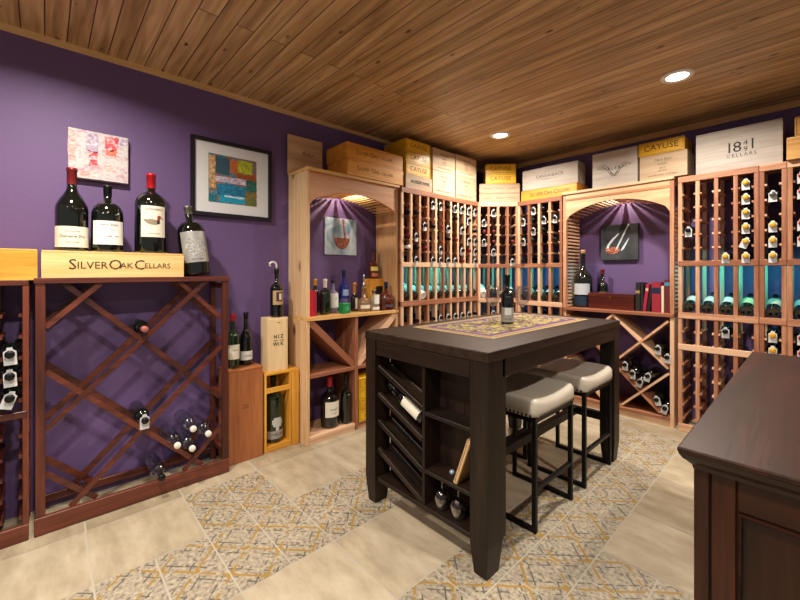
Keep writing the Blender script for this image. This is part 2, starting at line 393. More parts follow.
def bottle(name, label, cat, r, h, sh, nr, style='bord', glassm=BOTTLE, foil='black', foil_h=.045, lab=None, labm=PAPER, span=150, texts=(), tagged=False, n=20, group=None, tagm=TAG):
    t = thing(name, label, cat, group=group)
    MB().lathe(bprof(r, h, sh, nr, style), n).build('glass_body', glassm, t)
    if foil: MB().lathe([(nr*.98+.0012, h-foil_h), (nr*1.0+.001, h-.018), (nr*1.12+.001, h-.016), (nr*1.12+.001, h-.002), (nr*.9, h+.0015), (0, h+.0015)], 14).build('foil_capsule', FOIL[foil] if isinstance(foil, str) else foil, t)
    if lab:
        lp = MB().patch(r+.0007, lab[0], lab[1], span).build('paper_label', labm, t)
        for s, size, zz, w in texts: txt(s, size, INKD, lp, (0, 0, zz), w, bend=r+.0014, shear=.2)
    if tagged:
        zt = h-foil_h*.55; m = MB(); a = nr+.001
        ring = [(a*math.cos(R(k*30)), a*math.sin(R(k*30))) for k in range(12)]
        outl = [(.0215, 0), (.021, .011), (.0105, .019), (.009, .029), (-.009, .029), (-.0105, .019), (-.021, .011), (-.0215, 0), (-.0215, -.05), (-.008, -.05), (.008, -.05), (.0215, -.05)]
        import itertools
        rv = [[m.bm.verts.new((x, y, zt+dz)) for x, y in ring] for dz in (0, .0012)]
        ov = [[m.bm.verts.new((x, y, zt+dz)) for x, y in outl] for dz in (0, .0012)]
        idx = [0, 1, 2, 3, 3, 4, 5, 6, 8, 9, 10, 11]
        oi = [0, 1, 2, 3, 4, 5, 6, 7, 8, 9, 10, 11]; ri = [0, 1, 2, 2, 4, 4, 5, 6, 7, 8, 10, 11]
        for lv in (0, 1):
            for k in range(12):
                k2 = (k+1) % 12
                vs = [ov[lv][oi[k]], ov[lv][oi[k2]]]; b2, b1 = rv[lv][ri[k2]], rv[lv][ri[k]]
                vs += [b2] + ([b1] if b1 != b2 else [])
                m.bm.faces.new(vs)
        for k in range(12):
            k2 = (k+1) % 12; m.bm.faces.new((ov[0][k], ov[0][k2], ov[1][k2], ov[1][k]))
        tg = m.build('neck_tag', tagm, t)
    return t
PROTO = {}
def proto(key, **kw):
    if key not in PROTO:
        PROTO[key] = bottle('wine_bottle', 'x', 'bottle', .0375, .30, .215, .0145, **kw)
        PROTO[key]['_fresh'] = 1
    return PROTO[key]
def put(key, loc, rot, label, group=None, **kw):
    p = proto(key, **kw)
    if p.get('_fresh'):
        KIDS[p.name] = [(c, list(children(c))) for c in children(p)]
        del p['_fresh']; p.location = loc; p.rotation_euler = rot; p['label'] = label
        if group: p['group'] = group
        return p
    return dup(p, loc, rot, label, group)

# ------------------------------------------------------------------ tall bottle racks
ORD = ['first', 'second', 'third', 'fourth', 'fifth', 'sixth', 'seventh', 'eighth', 'ninth', 'tenth']
def local(base, rz, p):
    a = R(rz); return (base[0]+p[0]*math.cos(a)-p[1]*math.sin(a), base[1]+p[0]*math.sin(a)+p[1]*math.cos(a), base[2]+p[2])
ROWZ = [1.335+.1035*k for k in range(6)][::-1]        # top row first
LOWZ = [.79, .69]
BOTZ = [.535, .43, .325, .22, .115]
DEP = .29
def tall_rack(label, base, rz, ncol, pitch, zs=(1.955, 1.305, .925, .65), rname='the rack', first_w=None, rows=True, mats=RW, topw=.045):
    t = thing('wine_rack', label, 'wine rack', base, rz)
    w = ncol*pitch; a = .0125
    ztop, zrail, zsh, zlow = zs
    bx('top_rail', mats('x'), t, -a, w+a, -.012, .008, ztop-.025, ztop+.02)
    bx('top_board', mats('x'), t, -a, w+a, .008, DEP, ztop+.002, ztop+.02)
    bx('middle_rail', mats('x'), t, -a, w+a, -.012, .008, zrail-.02, zrail+.02)
    bx('display_shelf', mats('x'), t, -a, w+a, -.012, .035, zsh-.045, zsh, )
    bx('shelf_back_rail', mats('x'), t, -a, w+a, .2, .24, zsh+.03, zsh+.06)
    bx('lower_rail', mats('x'), t, -a, w+a, -.012, .008, zlow-.02, zlow+.025)
    bx('base_board', mats('x'), t, -a, w+a, -.012, .008, 0, .06)
    for k in range(ncol+1):
        x = k*pitch
        u = bx('upright', mats('z'), t, x-a, x+a, .008, .04, .0, ztop+.002, bev=.0015)
        # stile strips flush with the rails
        ru = bx('rear_upright', mats('z'), t, x-a, x+a, DEP-.03, DEP-.005, .0, ztop+.002, bev=0)
        m = MB()
        for z in ROWZ + LOWZ + BOTZ: m.box(x-a-.012 if k else x-a, x+a+.012 if k < ncol else x+a, -.004, DEP-.03, z-.02, z-.006)
        m.box(x-.004, x+.004, .015, .03, .03, ztop-.03)
        m.build('bottle_rungs', mats('y'), u)
        # front stiles between the rails
        m = MB(); e = .0004
        for z0, z1 in ((.06, zlow-.02), (zlow+.025, zsh-.045), (zsh, zrail-.02), (zrail+.02, ztop-.025)):
            m.box(x-a+e, x+a-e, -.008, .008, z0, z1)
        m.box(x-.004, x+.004, .006, .012, .03, ztop-.03)
        m.build('front_stile', mats('z'), u)
    # LED strip hidden behind the middle rail
    led = MB().box(.0, w, .012, .03, zrail-.016, zrail-.008).build('led_strip', emit('led_teal', '#20d8e6', 1.2), t)
    ld = bpy.data.lights.new('led_lamp', 'AREA'); ld.shape = 'RECTANGLE'; ld.size = w; ld.size_y = .03; ld.energy = TEAL_POWER*w/.45; ld.color = (.05, .88, 1); ld.spread = R(170)
    lo = bpy.data.objects.new('led_lamp', ld); COL.objects.link(lo); lo.parent = t; lo.location = (w/2, .045, zrail-.022); lo.rotation_euler = (R(48), 0, 0)
    t['_p'] = pitch; t['_n'] = rname
    return t
def rowname(z):
    if z in ROWZ: return ORD[ROWZ.index(z)] + ' row'
    return ('first' if z == LOWZ[0] else 'second') + ' row under display shelf'
def rack_bottle(rack, col, z, foil='black', tagged=True, key=None, dy=0.0, tilt=0, ncols=10):
    p = rack['_p']; x = (col+.5)*p; rz = math.degrees(rack.rotation_euler[2])
    loc = local(rack.location, rz, (x, .262+dy, z-.006+.0245))
    key = key or ('tag_' if tagged else 'plain_')+foil
    what = ('%s-capped tagged bottle' % foil) if tagged else ('untagged %s-capped bottle' % foil)
    put(key, loc, (R(90), R(tilt), R(rz)), '%s, %s column, %s, %s' % (what, ORD[col], rowname(z), rack['_n']), 'bottles lying in the tall racks', foil=foil, tagged=tagged)
WHLAB = plain('display_label', '#a9b0a6', .6)
def display_bottle(rack, col, zsh, look='green', first=''):
    p = rack['_p']; x = (col+.5)*p; rz = math.degrees(rack.rotation_euler[2])
    loc = local(rack.location, rz, (x, .0, zsh+.038))
    if look == 'wrapped':
        put('wrapped', loc, (R(-70), 0, R(rz)), 'white-wrapped bottle on display shelf, %s column, %s' % (ORD[col], rack['_n']), 'bottles on the display shelves', glassm=plain('white_wrap', '#d8d5cc', .6), foil='white')
    else:
        k, m, s = {'green': ('disp_g', WHLAB, 'pale label'), 'tan': ('disp_t', plain('display_tan', '#b5ab90', .6), 'tan label'), 'colour': ('disp_c', plain('display_green', '#8fb47f', .6), 'green label')}[look]
        put(k, loc, (R(-70), 0, R(rz)), 'dark bottle with %s tilted on display shelf, %s column, %s' % (s, ORD[col], rack['_n']), 'bottles on the display shelves', foil='black', lab=(.07, .16), labm=m, span=170)

pc = .1085
rackC = tall_rack('tall redwood wine rack on the left wall between the arched cabinet and the corner', (-2.42, 2.262, 0), 90, 10, .1083, zs=(1.955, 1.305, .985, .70), rname='tall left wall rack')
ang = math.degrees(math.atan2(.30, .285))
rackD = tall_rack('angled redwood corner rack of four columns joining the two walls', (-2.412, 3.372, 0), 45, 4, .0985, zs=(1.955, 1.305, .965, .70), rname='angled corner rack')
rackE = tall_rack('four-column redwood wine rack between the corner rack and the back wall arch', (-2.108, 3.655, 0), 0, 4, .1115, zs=(1.955, 1.305, .945, .68), rname='rack left of back arch')
rackF = tall_rack('redwood wine rack of four columns right of the back wall arch', (-.716, 3.65, 0), 0, 4, .1095, zs=(1.96, 1.305, .925, .655), rname='rack right of back arch')
rackG = tall_rack('narrow single-column redwood rack under the large white crate', (-.250, 3.65, 0), 0, 1, .1095, zs=(1.96, 1.305, .925, .655), rname='narrow one-column rack')
rackH = tall_rack('redwood wine rack at the right edge of the picture beside the narrow rack', (-.113, 3.65, 0), 0, 3, .1095, zs=(1.96, 1.305, .925, .655), rname='rack at right edge')
# tagged bottles seen in the rack on the left wall
T = {3:[0], 4:[0,4,5], 6:[0,5], 7:[0,2,4], 8:[0,3,1], 2:[2], 1:[3,5], 5:[2,5], 9:[0,3,4,5]}
for c, rs in T.items():
    for r in rs: rack_bottle(rackC, c, ROWZ[r])
for c in (3,): rack_bottle(rackC, c, ROWZ[5])
for c, r in ((0,1),(0,3),(1,1),(2,4),(3,2),(5,0),(5,3),(6,1),(6,3),(7,5),(8,4),(9,2),(1,4),(4,2)): rack_bottle(rackC, c, ROWZ[r], tagged=False, foil='burgundy' if (c+r) % 3 == 0 else 'black')
put('wrapped', local(rackC.location, 90, (.054, .262, ROWZ[4]+.02)), (R(90), 0, R(90)), 'white-wrapped bottle lying in the first column of the tall rack beside the glass-painting arch', None, glassm=plain('white_wrap', '#d8d5cc', .6), foil='white')
for c in (4,5,6,7,8): rack_bottle(rackC, c, LOWZ[0])
for c in (1,3,9): rack_bottle(rackC, c, LOWZ[0], tagged=False)
for c in range(10): display_bottle(rackC, c, .985, 'wrapped' if c == 2 else 'green')
for c, r in ((1,0),(0,1),(0,3),(1,4),(3,5)): rack_bottle(rackD, c, ROWZ[r])
for c, r in ((0,2),(1,2),(1,3),(3,3)): rack_bottle(rackD, c, ROWZ[r], tagged=False, foil='burgundy')
rack_bottle(rackD, 1, LOWZ[0])
for c, k in ((0,'wrapped'),(1,'tan'),(3,'green')): display_bottle(rackD, c, .965, k)
for c, r in ((0,1),(1,0),(2,1),(3,1),(1,2),(0,3)): rack_bottle(rackE, c, ROWZ[r])
for c, r in ((2,0),(2,2),(1,3),(1,1),(3,3),(0,5),(2,5)): rack_bottle(rackE, c, ROWZ[r], tagged=False)
for c in range(4): display_bottle(rackE, c, .945, 'green')
for c in (0,1,3): rack_bottle(rackE, c, LOWZ[0], tagged=False)
rack_bottle(rackF, 0, ROWZ[3])
rack_bottle(rackF, 2, ROWZ[5], foil='gold')
for r in range(6): rack_bottle(rackF, 3, ROWZ[r], foil='gold', tilt=(22 if r == 4 else 0))
rack_bottle(rackF, 2, LOWZ[0])
for c in range(4): display_bottle(rackF, c, .925, 'colour' if c == 3 else 'green')
rack_bottle(rackG, 0, ROWZ[1], foil='grey')
for r in (3, 4, 5): rack_bottle(rackG, 0, ROWZ[r], foil='gold')
for z in LOWZ: rack_bottle(rackG, 0, z, foil='gold')
display_bottle(rackG, 0, .925, 'tan')
for r in (0, 1, 3, 4): rack_bottle(rackH, 0, ROWZ[r], foil='red')
for z in LOWZ: rack_bottle(rackH, 0, z, foil='red')
display_bottle(rackH, 0, .925, 'green')

# ------------------------------------------------------------------ arched cabinets
def arch(label, base, rz, w, zsh, ztop, spring, peak, dep, sides, mf, ms, mz):
    t = thing('arched_cabinet', label, 'cabinet', base, rz)
    th = .028
    bx('top_board', ms('x'), t, -.004, w+.001, -.02, dep, ztop, ztop+.022)
    # arched fascia
    n = 28; pts = [(0, ztop), (0, spring)]
    def az(x): 
        u = (x-w/2)/(w/2); return spring + (peak-spring)*(1-u*u)**.85
    pts = [(th, ztop), (th, spring)] + [(th+(w-2*th)*i/n, az(th+(w-2*th)*i/n)) for i in range(1, n)] + [(w-th, spring), (w-th, ztop)]
    m = MB()
    for (xa, za), (xb, zb) in zip(pts[1:-1], pts[2:-1]):
        m.hexa([(xa,-.004,za),(xb,-.004,zb),(xb,.014,zb),(xa,.014,za),(xa,-.004,ztop),(xb,-.004,ztop),(xb,.014,ztop),(xa,.014,ztop)])
    m.build('arch_fascia', mf('x'), t)
    # slats laid front to back following the arch
    m = MB(); n = 22
    for i in range(n+1):
        x = th+.008+(w-2*th-.016)*i/n; z = az(x)
        if abs(x-w/2) > w/2-th-.004: z = spring
        e = .004; s = (az(min(x+e, w-.03))-az(max(x-e, .03)))/(2*e); s = max(-1.6, min(1.6, s)); L = math.hypot(1, s); hw = .0066
        dx, dz = hw/L, hw*s/L; nx, nz = -s/L*.008, 1/L*.008
        P = [(x-dx, z-dz), (x+dx, z+dz), (x+dx+nx, z+dz+nz), (x-dx+nx, z-dz+nz)]
        m.prism(P, .0145, dep-.006)
    m.build('arch_slats', ms('y'), t)
    bx('display_shelf', ms('x'), t, 0, w, -.012, dep, zsh-.026, zsh)
    # lamp above the slats
    MB().lathe([(0, -.0), (.03, 0), (.03, .012), (0, .012)], 20, w/2, dep*.5).build('puck_lamp', emit('puck', '#ffdca8', 2.5), t).location = (0, 0, ztop-.014)
    ld = bpy.data.lights.new('puck_light', 'SPOT'); ld.spot_size = R(165); ld.spot_blend = .3; ld.energy = NICHE_POWER; ld.color = (1, .84, .66); ld.shadow_soft_size = .003
    lo = bpy.data.objects.new('puck_light', ld); COL.objects.link(lo); lo.parent = t; lo.location = (w/2, dep*.5, peak+.055)
    for sx in (0, 1):
        x0, x1 = (0, th) if sx == 0 else (w-th, w)
        if sides == 'solid': bx('side_panel', PINE('z'), t, x0, x1, 0, dep, 0, zsh-.026); bx('side_panel', PINE('z'), t, x0, x1, 0, dep, zsh, ztop)
        else:
            bx('post', ms('z'), t, x0, x1, -.004, .03, zsh, ztop)
            bx('rear_post', ms('z'), t, x0, x1, dep-.03, dep-.002, zsh, ztop)
            m = MB(); z = zsh+.008
            while z < spring+.02: m.box(x0-.001 if sx else x0+.002, x1-.002 if sx else x1+.012, .03, dep-.03, z, z+.015); z += .033
            m.build('side_slats', ms('y'), t)
            bx('side_panel', ms('z'), t, x0, x1, 0, dep, 0, zsh-.026)
    return t
W1 = .885
archL = arch('pale knotty pine cabinet with an arched niche holding liquor bottles, against the left wall', (-2.45, 1.362, 0), 90, W1, .915, 1.965, 1.725, 1.85, .272, 'solid', lambda a: wood('fascia_'+a, '#a8704c', '#bf8760', '#cf9d78', a, .5, .7, 0, .1), HONEY, HONEY)
c1 = W1/2-.005; 
bx('divider', RW('z'), archL, c1-.014, c1+.014, -.004, .272, .0, .889)
for x0, x1 in ((.028, c1-.014), (c1+.014, W1-.028)):
    bx('lower_shelf', RW('x'), archL, x0, x1, -.004, .272, .475, .502)
    bx('bottom_board', RW('x'), archL, x0, x1, -.004, .272, .03, .055)
    bx('toe_board', RW('x'), archL, x0, x1, .0, .018, 0, .03)
m = MB(); m.prism([(.028, .889), (.028, .85), (c1-.014-.03, .502), (c1-.014, .502), (c1-.014, .535), (.06, .889)], .0, .27); m.build('slanted_divider', RW('x'), archL)
m = MB(); m.prism([(W1-.028, .889), (W1-.028, .85), (c1+.014+.03, .502), (c1+.014, .502), (c1+.014, .535), (W1-.06, .889)], .0, .27); m.build('slanted_divider', RW('x'), archL)
W2 = .885
archR = arch('redwood cabinet with an arched niche and crossed bins on the back wall', (-1.642, 3.655, 0), 0, W2, .905, 1.975, 1.725, 1.875, .31, 'slat', lambda a: wood('fascia2_'+a, '#b98a62', '#d2a77e', '#e3c096', a, .5, .7, 0, .1), RW, RW)
def xlines(cs_p, cs_m, x0, x1, z0, z1, slope=1.0):
    """clip lattice lines z = s*x + c to a rectangle"""
    out = []
    for sgn, cs in ((1, cs_p), (-1, cs_m)):
        for c in cs:
            pts = []
            s = sgn*slope
            xa, xb = x0, x1
            za, zb = s*xa+c, s*xb+c
            def cl(xa, za, xb, zb):
                if za > z1: xa, za = (z1-c)/s, z1
                if za < z0: xa, za = (z0-c)/s, z0
                return xa, za
            a = cl(xa, za, xb, zb); b = cl(xb, zb, xa, za)
            if b[0]-a[0] > .04: out.append((a, b, sgn))
    return out
bx('shade_band', wood('cornice', '#96603f', '#ab724d', '#be8760', 'x', .5, .8, 0, .05), archR, .0285, W2-.0285, -.0085, -.0045, 1.912, 1.935)  # shading stripe above the arch, put in as a brown strip
bx('bottom_board', RW('x'), archR, .028, W2-.028, -.004, .31, .055, .08)
bx('toe_board', RW('x'), archR, .028, W2-.028, .01, .03, 0, .055)
for a, b, sgn in xlines([.655-.43*.98*k-.65*.98+.0 for k in (-1,0,1,2)], [.655+.65*.98+.43*.98*k for k in (-3,-2,-1,0,1)], .04, W2-.04, .095, .865, .98):
    MB().bar((a[0], .14+ (0 if sgn > 0 else .003), a[1]), (b[0], .14+(0 if sgn > 0 else .003), b[1]), .28, .017, (0,0,1)).build('crossed_board', RW('x'), archR)

# bottles lying in the crossed bins: neck outwards, piled in the valleys
def bin_bottle(px_x, z, desc, foil='black', tagged=True, tilt=0, y=3.655+.27):
    put(('tag_' if tagged else 'plain_')+foil, (px_x, y, z), (R(90), R(tilt), 0), desc, 'bottles in the crossed bins', foil=foil, tagged=tagged)
BB = [(-.865,.62,'upper of two tagged bottles on the right slope of the crossed bins under the books',0), (-.80,.56,'lower of two tagged bottles on the right slope of the crossed bins under the books',0),
      (-1.105,.447,'leftmost of four tagged bottles piled in the middle valley of the crossed bins',0), (-1.048,.385,'second from left of the four bottles in the middle valley of the crossed bins',0),
      (-.992,.325,'lowest of the four bottles in the middle valley of the crossed bins',15), (-.935,.384,'rightmost of the four bottles in the middle valley of the crossed bins',15),
      (-.872,.205,'upper of two tagged bottles in the bottom right bin of the back cabinet',-15), (-.816,.15,'lowest tagged bottle in the bottom right bin of the back cabinet',15),
      (-1.42,.745,'tagged bottle in the left crossed bin just behind the table end',10), (-1.366,.69,'second tagged bottle in the left crossed bin behind the table corner',10)]
for x, z, d, ti in BB[:8]: bin_bottle(x, z, d, tilt=ti)
for x, z, d in ((-1.42,.315,'tagged bottle lowest in the left crossed bin seen above the stool'), (-1.475,.372,'tagged bottle higher on the left slope of the crossed bin above the stool')): bin_bottle(x, z, d)

# ------------------------------------------------------------------ mahogany racks on the left
rackB = thing('diamond_bin_rack', 'low mahogany wine rack with large crossed diamond bins', 'wine rack', (-2.48, -.033, 0), 90)
RB = .87
bx('top_board', MAH('x'), rackB, -.005, RB+.005, -.012, .26, 1.185, 1.212)
bx('base_rail', MAH('x'), rackB, -.003, RB+.003, -.012, .012, 0, .085)
bx('rear_rail', MAH('x'), rackB, 0, RB, .235, .255, .04, .08)
for x0, x1 in ((0, .036), (RB-.034, RB)):
    bx('front_post', MAH('z'), rackB, x0, x1, -.006, .02, .085, 1.185)
    bx('rear_post', MAH('z'), rackB, x0, x1, .23, .25, .0, 1.185)
    m = MB()
    for z in (.12, .45, .80, 1.14): m.box(x0+.002, x1-.002, .02, .23, z, z+.03)
    m.box(x0+.008, x1-.008, .232, .246, .1, 1.17)
    m.build('side_rungs', MAH('y'), rackB)
P_ = [.942, .45, -.04, -.53]; M_ = [1.285, 1.78, .80, .31]
for a, b, s in xlines(P_, M_, .036, RB-.034, .085, 1.185, .985):
    for y0, nm in ((.012, 'front_lattice_strip'), (.215, 'rear_lattice_strip')):
        yy = y0 + (.0 if s > 0 else .011)
        MB().bar((a[0], yy, a[1]), (b[0], yy, b[1]), .011, .024 if y0 < .1 else .03, (0,0,1)).build(nm, MAH('x'), rackB)
def lb(x, y, z): return local(rackB.location, 90, (x, y, z))
PINKC = 'pink'
put('plain_pink', lb(.424, .235, .935), (R(90), 0, R(90)), 'dark bottle with a pink cap lying on the upper crossing of the diamond rack', None, foil='pink')
put('tag_black', lb(.426, .235, .448), (R(90), 0, R(90)), 'tagged bottle lying on the lower crossing of the diamond rack', None, foil='black', tagged=True)
CLEAR = glass('clear_glass', '#d5dce2', .12, 1.7)
clears = [(.62, .25, 'topmost'), (.705, .215, 'rightmost'), (.545, .21, 'leftmost'), (.62, .165, 'lowest')]
for i, (x, z, d) in enumerate([(.655,.315,'topmost'), (.735,.265,'rightmost'), (.575,.245,'leftmost'), (.65,.205,'lowest')]):
    put('clear', lb(x, .22, z+.03), (R(90), 0, R(90)), '%s of the four empty clear bottles with white caps piled in the diamond rack' % d, 'clear bottles in the diamond rack', glassm=CLEAR, foil='white', foil_h=.02)
put('clearb', lb(.50, .22, .125), (R(90), 0, R(90)), 'empty clear bottle with a black cap lying low in the diamond rack', None, glassm=CLEAR, foil='black', foil_h=.02)

rackA = thing('mahogany_column_rack', 'mahogany wine rack with narrow bottle columns at the far left edge', 'wine rack', (-2.48, -.055-3*.103, 0), 90)
bx('top_board', MAH('x'), rackA, -.02, .31, -.012, .26, 1.178, 1.202)
bx('base_rail', MAH('x'), rackA, -.02, .31, -.012, .01, 0, .075)
bx('middle_rail', MAH('x'), rackA, -.015, .305, -.014, .01, .57, .60)
for k in range(4):
    x = k*.1
    u = bx('upright', MAH('z'), rackA, x-.011, x+.011, -.01, .02, .075, 1.178); bx('rear_upright', MAH('z'), rackA, x-.011, x+.011, .225, .25, 0, 1.178)
    m = MB()
    for i in range(5): m.box(x-.024, x+.024 if k < 3 else x+.011, .002, .225, .64+.098*i, .654+.098*i)
    for i in range(5): m.box(x-.024, x+.024 if k < 3 else x+.011, .002, .225, .10+.094*i, .114+.094*i)
    m.build('bottle_rungs', MAH('y'), u)
for i in (0, 1, 2):
    z = .654+.098*i+.024
    put('tag_black', local(rackA.location, 90, (.25, .235, z)), (R(90), R(18 if i == 0 else -3), R(90)), '%s of the three tagged bottles stacked in the far left mahogany column' % ['lowest', 'middle', 'topmost'][i], 'tagged bottles at the far left', foil='black', tagged=True)

# ------------------------------------------------------------------ wooden wine crates
def crate(label, base, rz, w, d, h, mat, lines=(), border=False, ink=INK, name='wine_crate', lid=True, seam=False):
    t = thing(name, label, 'crate', base, rz)
    lt = .01 if lid else 0; g = .0015
    m = MB(); e = .011
    m.box(0, w, 0, e, 0, h-lt); m.box(0, w, d-e, d, 0, h-lt); m.box(0, e, e, d-e, 0, h-lt); m.box(w-e, w, e, d-e, 0, h-lt); m.box(e, w-e, e, d-e, 0, .008)
    m.build('case_body', mat('x'), t)
    if lid: bx('lid', mat('x'), t, .001, w-.001, .001, d-.001, h-lt+.0006, h, bev=.0015)
    if border:
        m = MB(); q = .008; s = .0022; y = -.0008
        for a in ((q, w-q, q, q+s), (q, w-q, h-q-s, h-q), (q, q+s, q, h-q), (w-q-s, w-q, q, h-q)): m.quad([(a[0], y, a[2]), (a[1], y, a[2]), (a[1], y, a[3]), (a[0], y, a[3])])
        m.build('border_line', INK, t)
    if seam:
        MB().quad([(0, -.0008, h*.5-.001), (w, -.0008, h*.5-.001), (w, -.0008, h*.5+.001), (0, -.0008, h*.5+.001)]).build('seam', INK, t)
    for (s, size, cx, cz, wd, *k) in lines:
        kw = k[0] if k else {}
        txt(s, size, kw.pop('ink', ink), t, (cx, -.001, cz), wd, **kw)
    return t
def smallcaps(t, s1, x, z, W, mat, big, small):
    pass
SO = lambda w, h, ink=INKG: [('S', h*.62, w*.187, h*.5, None), ('ILVER', h*.46, w*.315, h*.47, w*.20), ('O', h*.62, w*.47, h*.5, None), ('AK', h*.46, w*.55, h*.47, w*.095), ('C', h*.62, w*.645, h*.5, None), ('ELLARS', h*.46, w*.785, h*.47, w*.20)]
# on the mahogany racks
cr = crate('long pale gold crate lettered SILVER OAK CELLARS on top of the diamond rack', (-2.49, -.012, 1.2125), 90, .605, .205, .132, lambda a: wood('maple_'+a, '#c79a55', '#ddb673', '#edd096', a, .45, .5, .1, .1))
for s, size, cx, cz, wd in SO(.605, .132*.78): txt(s, size*1.15, INK, cr, (cx, -.001, cz+.012), wd)
crate('golden wooden crate at the far left edge on the mahogany column rack', (-2.50, -.60, 1.2025), 90, .575, .215, .145, GOLD, [("7'", .03, .28, .075, None)])
# on the arched cabinet of the left wall
BOXZ = 1.989
for k, (w, dz, l) in enumerate(((.60, 0, 'lower'), (.58, .1265, 'upper'))):
    cr = crate('%s of the two golden SILVER OAK crates stacked on the left arched cabinet' % l, (-2.425-.004*k, 1.70-.006*k, BOXZ+dz), 90, .59, .29, .126, GOLD)
    for s, size, cx, cz, wd in [('S', .055, .10, .064, None), ('ILVER', .04, .165, .061, .09), ('O', .055, .25, .064, None), ('AK', .04, .293, .061, .05), ('CELLARS', .04, .40, .061, .13)]: txt(s, size, INKG, cr, (cx, -.001, cz), wd)
t = thing('plywood_panel', 'thin pale plywood crate lid standing on the left arched cabinet', 'panel', (-2.712, 1.352, 1.9885), 90)
MB().box(0, .30, 0, .009, 0, .30).bevel(.001, 1).build('board', wood('plywood', '#b98f68', '#cda47c', '#dcb892', 'x', .6, .6, 0, .05), t)
txt('Relay', .055, INKG, t, (.165, -.001, .175), .11, shear=.5, name='script_lettering')
# on the tall rack, left wall
ZT = 1.976
crate('pale crate lettered HORSEPOWER at the bottom of the stack beside the yellow crates', (-2.41, 2.30, ZT), 90, .335, .27, .122, CRATE, [('HORSEPOWER', .052, .18, .063, .24, dict(ink=INKD, offset=.0018))])
for k in range(3):
    crate('%s of the three yellow CAYUSE crates stacked on the pale crate, left wall' % ['lowest', 'middle', 'topmost'][k], (-2.41, 2.305, ZT+.1225+.1035*k), 90, .305, .30, .103, YEL, [('CAYUSE', .048, .155, .052, .21)], border=True, ink=INKG)
wine3 = lambda w, h: [('Mark Ryan', .03, w*.5, h*.76, w*.36, dict(shear=.4)), ('WINERY', .016, w*.5, h*.58, w*.22), ('2015', .02, w*.5, h*.42, w*.12), ('RED WINE', .013, w*.5, h*.31, w*.18), ('columbia valley washington', .012, w*.5, h*.15, w*.62)]
for k, (y0, w, hs) in enumerate(((2.648, .325, (.222, .205)), (2.985, .335, (.232, .205)))):
    z = ZT
    for q, h in enumerate(hs):
        crate('%s pale script-lettered crate of the %s stack on the left wall rack' % (['lower', 'upper'][q], ['left', 'right'][k]), (-2.412, y0, z), 90, w, .26, h-.001, CRATE, wine3(w, h)); z += h
# corner
cb = (-2.345, 3.405)
for k in range(2):
    crate('%s of the two flat pale crates stacked on the corner rack' % ['lower', 'upper'][k], (-2.425, 3.395, ZT+.101*k) , 42.5, .42, .26, .1005-.0012*k, CRATE, [('winery  \u2022  estate  \u2022  winery', .016, .21, .05, .34)])
for k in range(2):
    crate('%s of the two yellow CAYUSE crates stacked in the room corner' % ['lower', 'upper'][k], (-2.378, 3.44, ZT+.203+.1035*k), 42.5, .315, .20, .103, YEL, [('CAYUSE', .048, .155, .052, .22)], border=True, ink=INKG)
# on the back wall racks
cr = crate('golden SILVER OAK CELLARS crate on the back wall beneath a long pale crate', (-2.085, 3.655, ZT), 0, .57, .27, .105, GOLD)
for s, size, cx, cz, wd in SO(.57, .085): txt(s, size*1.1, INK, cr, (cx, -.001, cz+.009), wd)
crate('long pale crate lettered CANVASBACK on top of the golden crate, back wall', (-2.072, 3.66, ZT+.106), 0, .565, .17, .205, CRATEW, [('CANVASBACK', .045, .29, .115, .28), ('washington state', .012, .29, .082, .15)])
Z2 = 1.998
cr = crate('square whitish crate with a spreading wing emblem lettered DOUBLEBACK', (-1.375, 3.66, Z2), 0, .36, .20, .305, CRATEW, lid=False)
MB().box(.011, .349, .011, .189, .285, .298).build('lid', CRATEW('x'), cr)
for i, c in enumerate('DOUBLEBACK'):
    u = (i-4.5)/4.5; txt(c, .036, INK, cr, (.18+.125*u, -.001, .15+.018*u*u), None, rot=6*u)
m = MB()
for s in (-1, 1):
    pt = [(0, .085), (s*.02, .115), (s*.05, .165), (s*.085, .195), (s*.11, .18), (s*.085, .175), (s*.06, .15), (s*.03, .10), (s*.008, .08)]
    m.tube([(.18+x, -.0012, z) for x, z in pt], .0016, 5)
    m.tube([(.18+s*.004, -.0012, .09), (.18+s*.012, -.0012, .105), (.18+s*.03, -.0012, .12)], .0035, 5)
m.build('wing_emblem', INK, cr)
crate('pale script-lettered crate on the back arched cabinet under a yellow crate', (-.998, 3.66, Z2), 0, .325, .27, .20, CRATE, wine3(.325, .20))
crate('yellow CAYUSE crate lying on the pale crate, back wall', (-1.005, 3.655, Z2+.201), 0, .315, .27, .108, YEL, [('CAYUSE', .052, .157, .055, .235)], border=True, ink=INK)
cr = crate('large whitish crate lettered 1841 CELLARS on the back wall racks', (-.618, 3.655, 1.981), 0, .47, .27, .30, CRATEW)
for s, size, x, z in (('1', .105, .195, .155), ('8', .105, .238, .155), ('4', .05, .283, .178), ('9', .05, .283, .133), ('l', .105, .32, .162)): txt(s, size, INKD, cr, (x, -.001, z), None)
txt('CELLARS', .024, INKD, cr, (.26, -.001, .098), .16, spacing=1.4)
crate('golden-pale crate at the right edge beside the large whitish crate', (-.128, 3.60, 1.981), 0, .5, .3, .145, HONEY, [('chateau', .03, .12, .08, .08, dict(shear=.4)), ('WASHINGTON', .012, .12, .05, .08)])
crate('brown crate with dark edging topmost at the right edge', (-.09, 3.60, 2.127), 0, .45, .3, .125, lambda a: wood('crate_brown_'+a, '#a9702e', '#c48d42', '#d9a75c', a, .5), [('V', .05, .05, .06, None)], border=True)

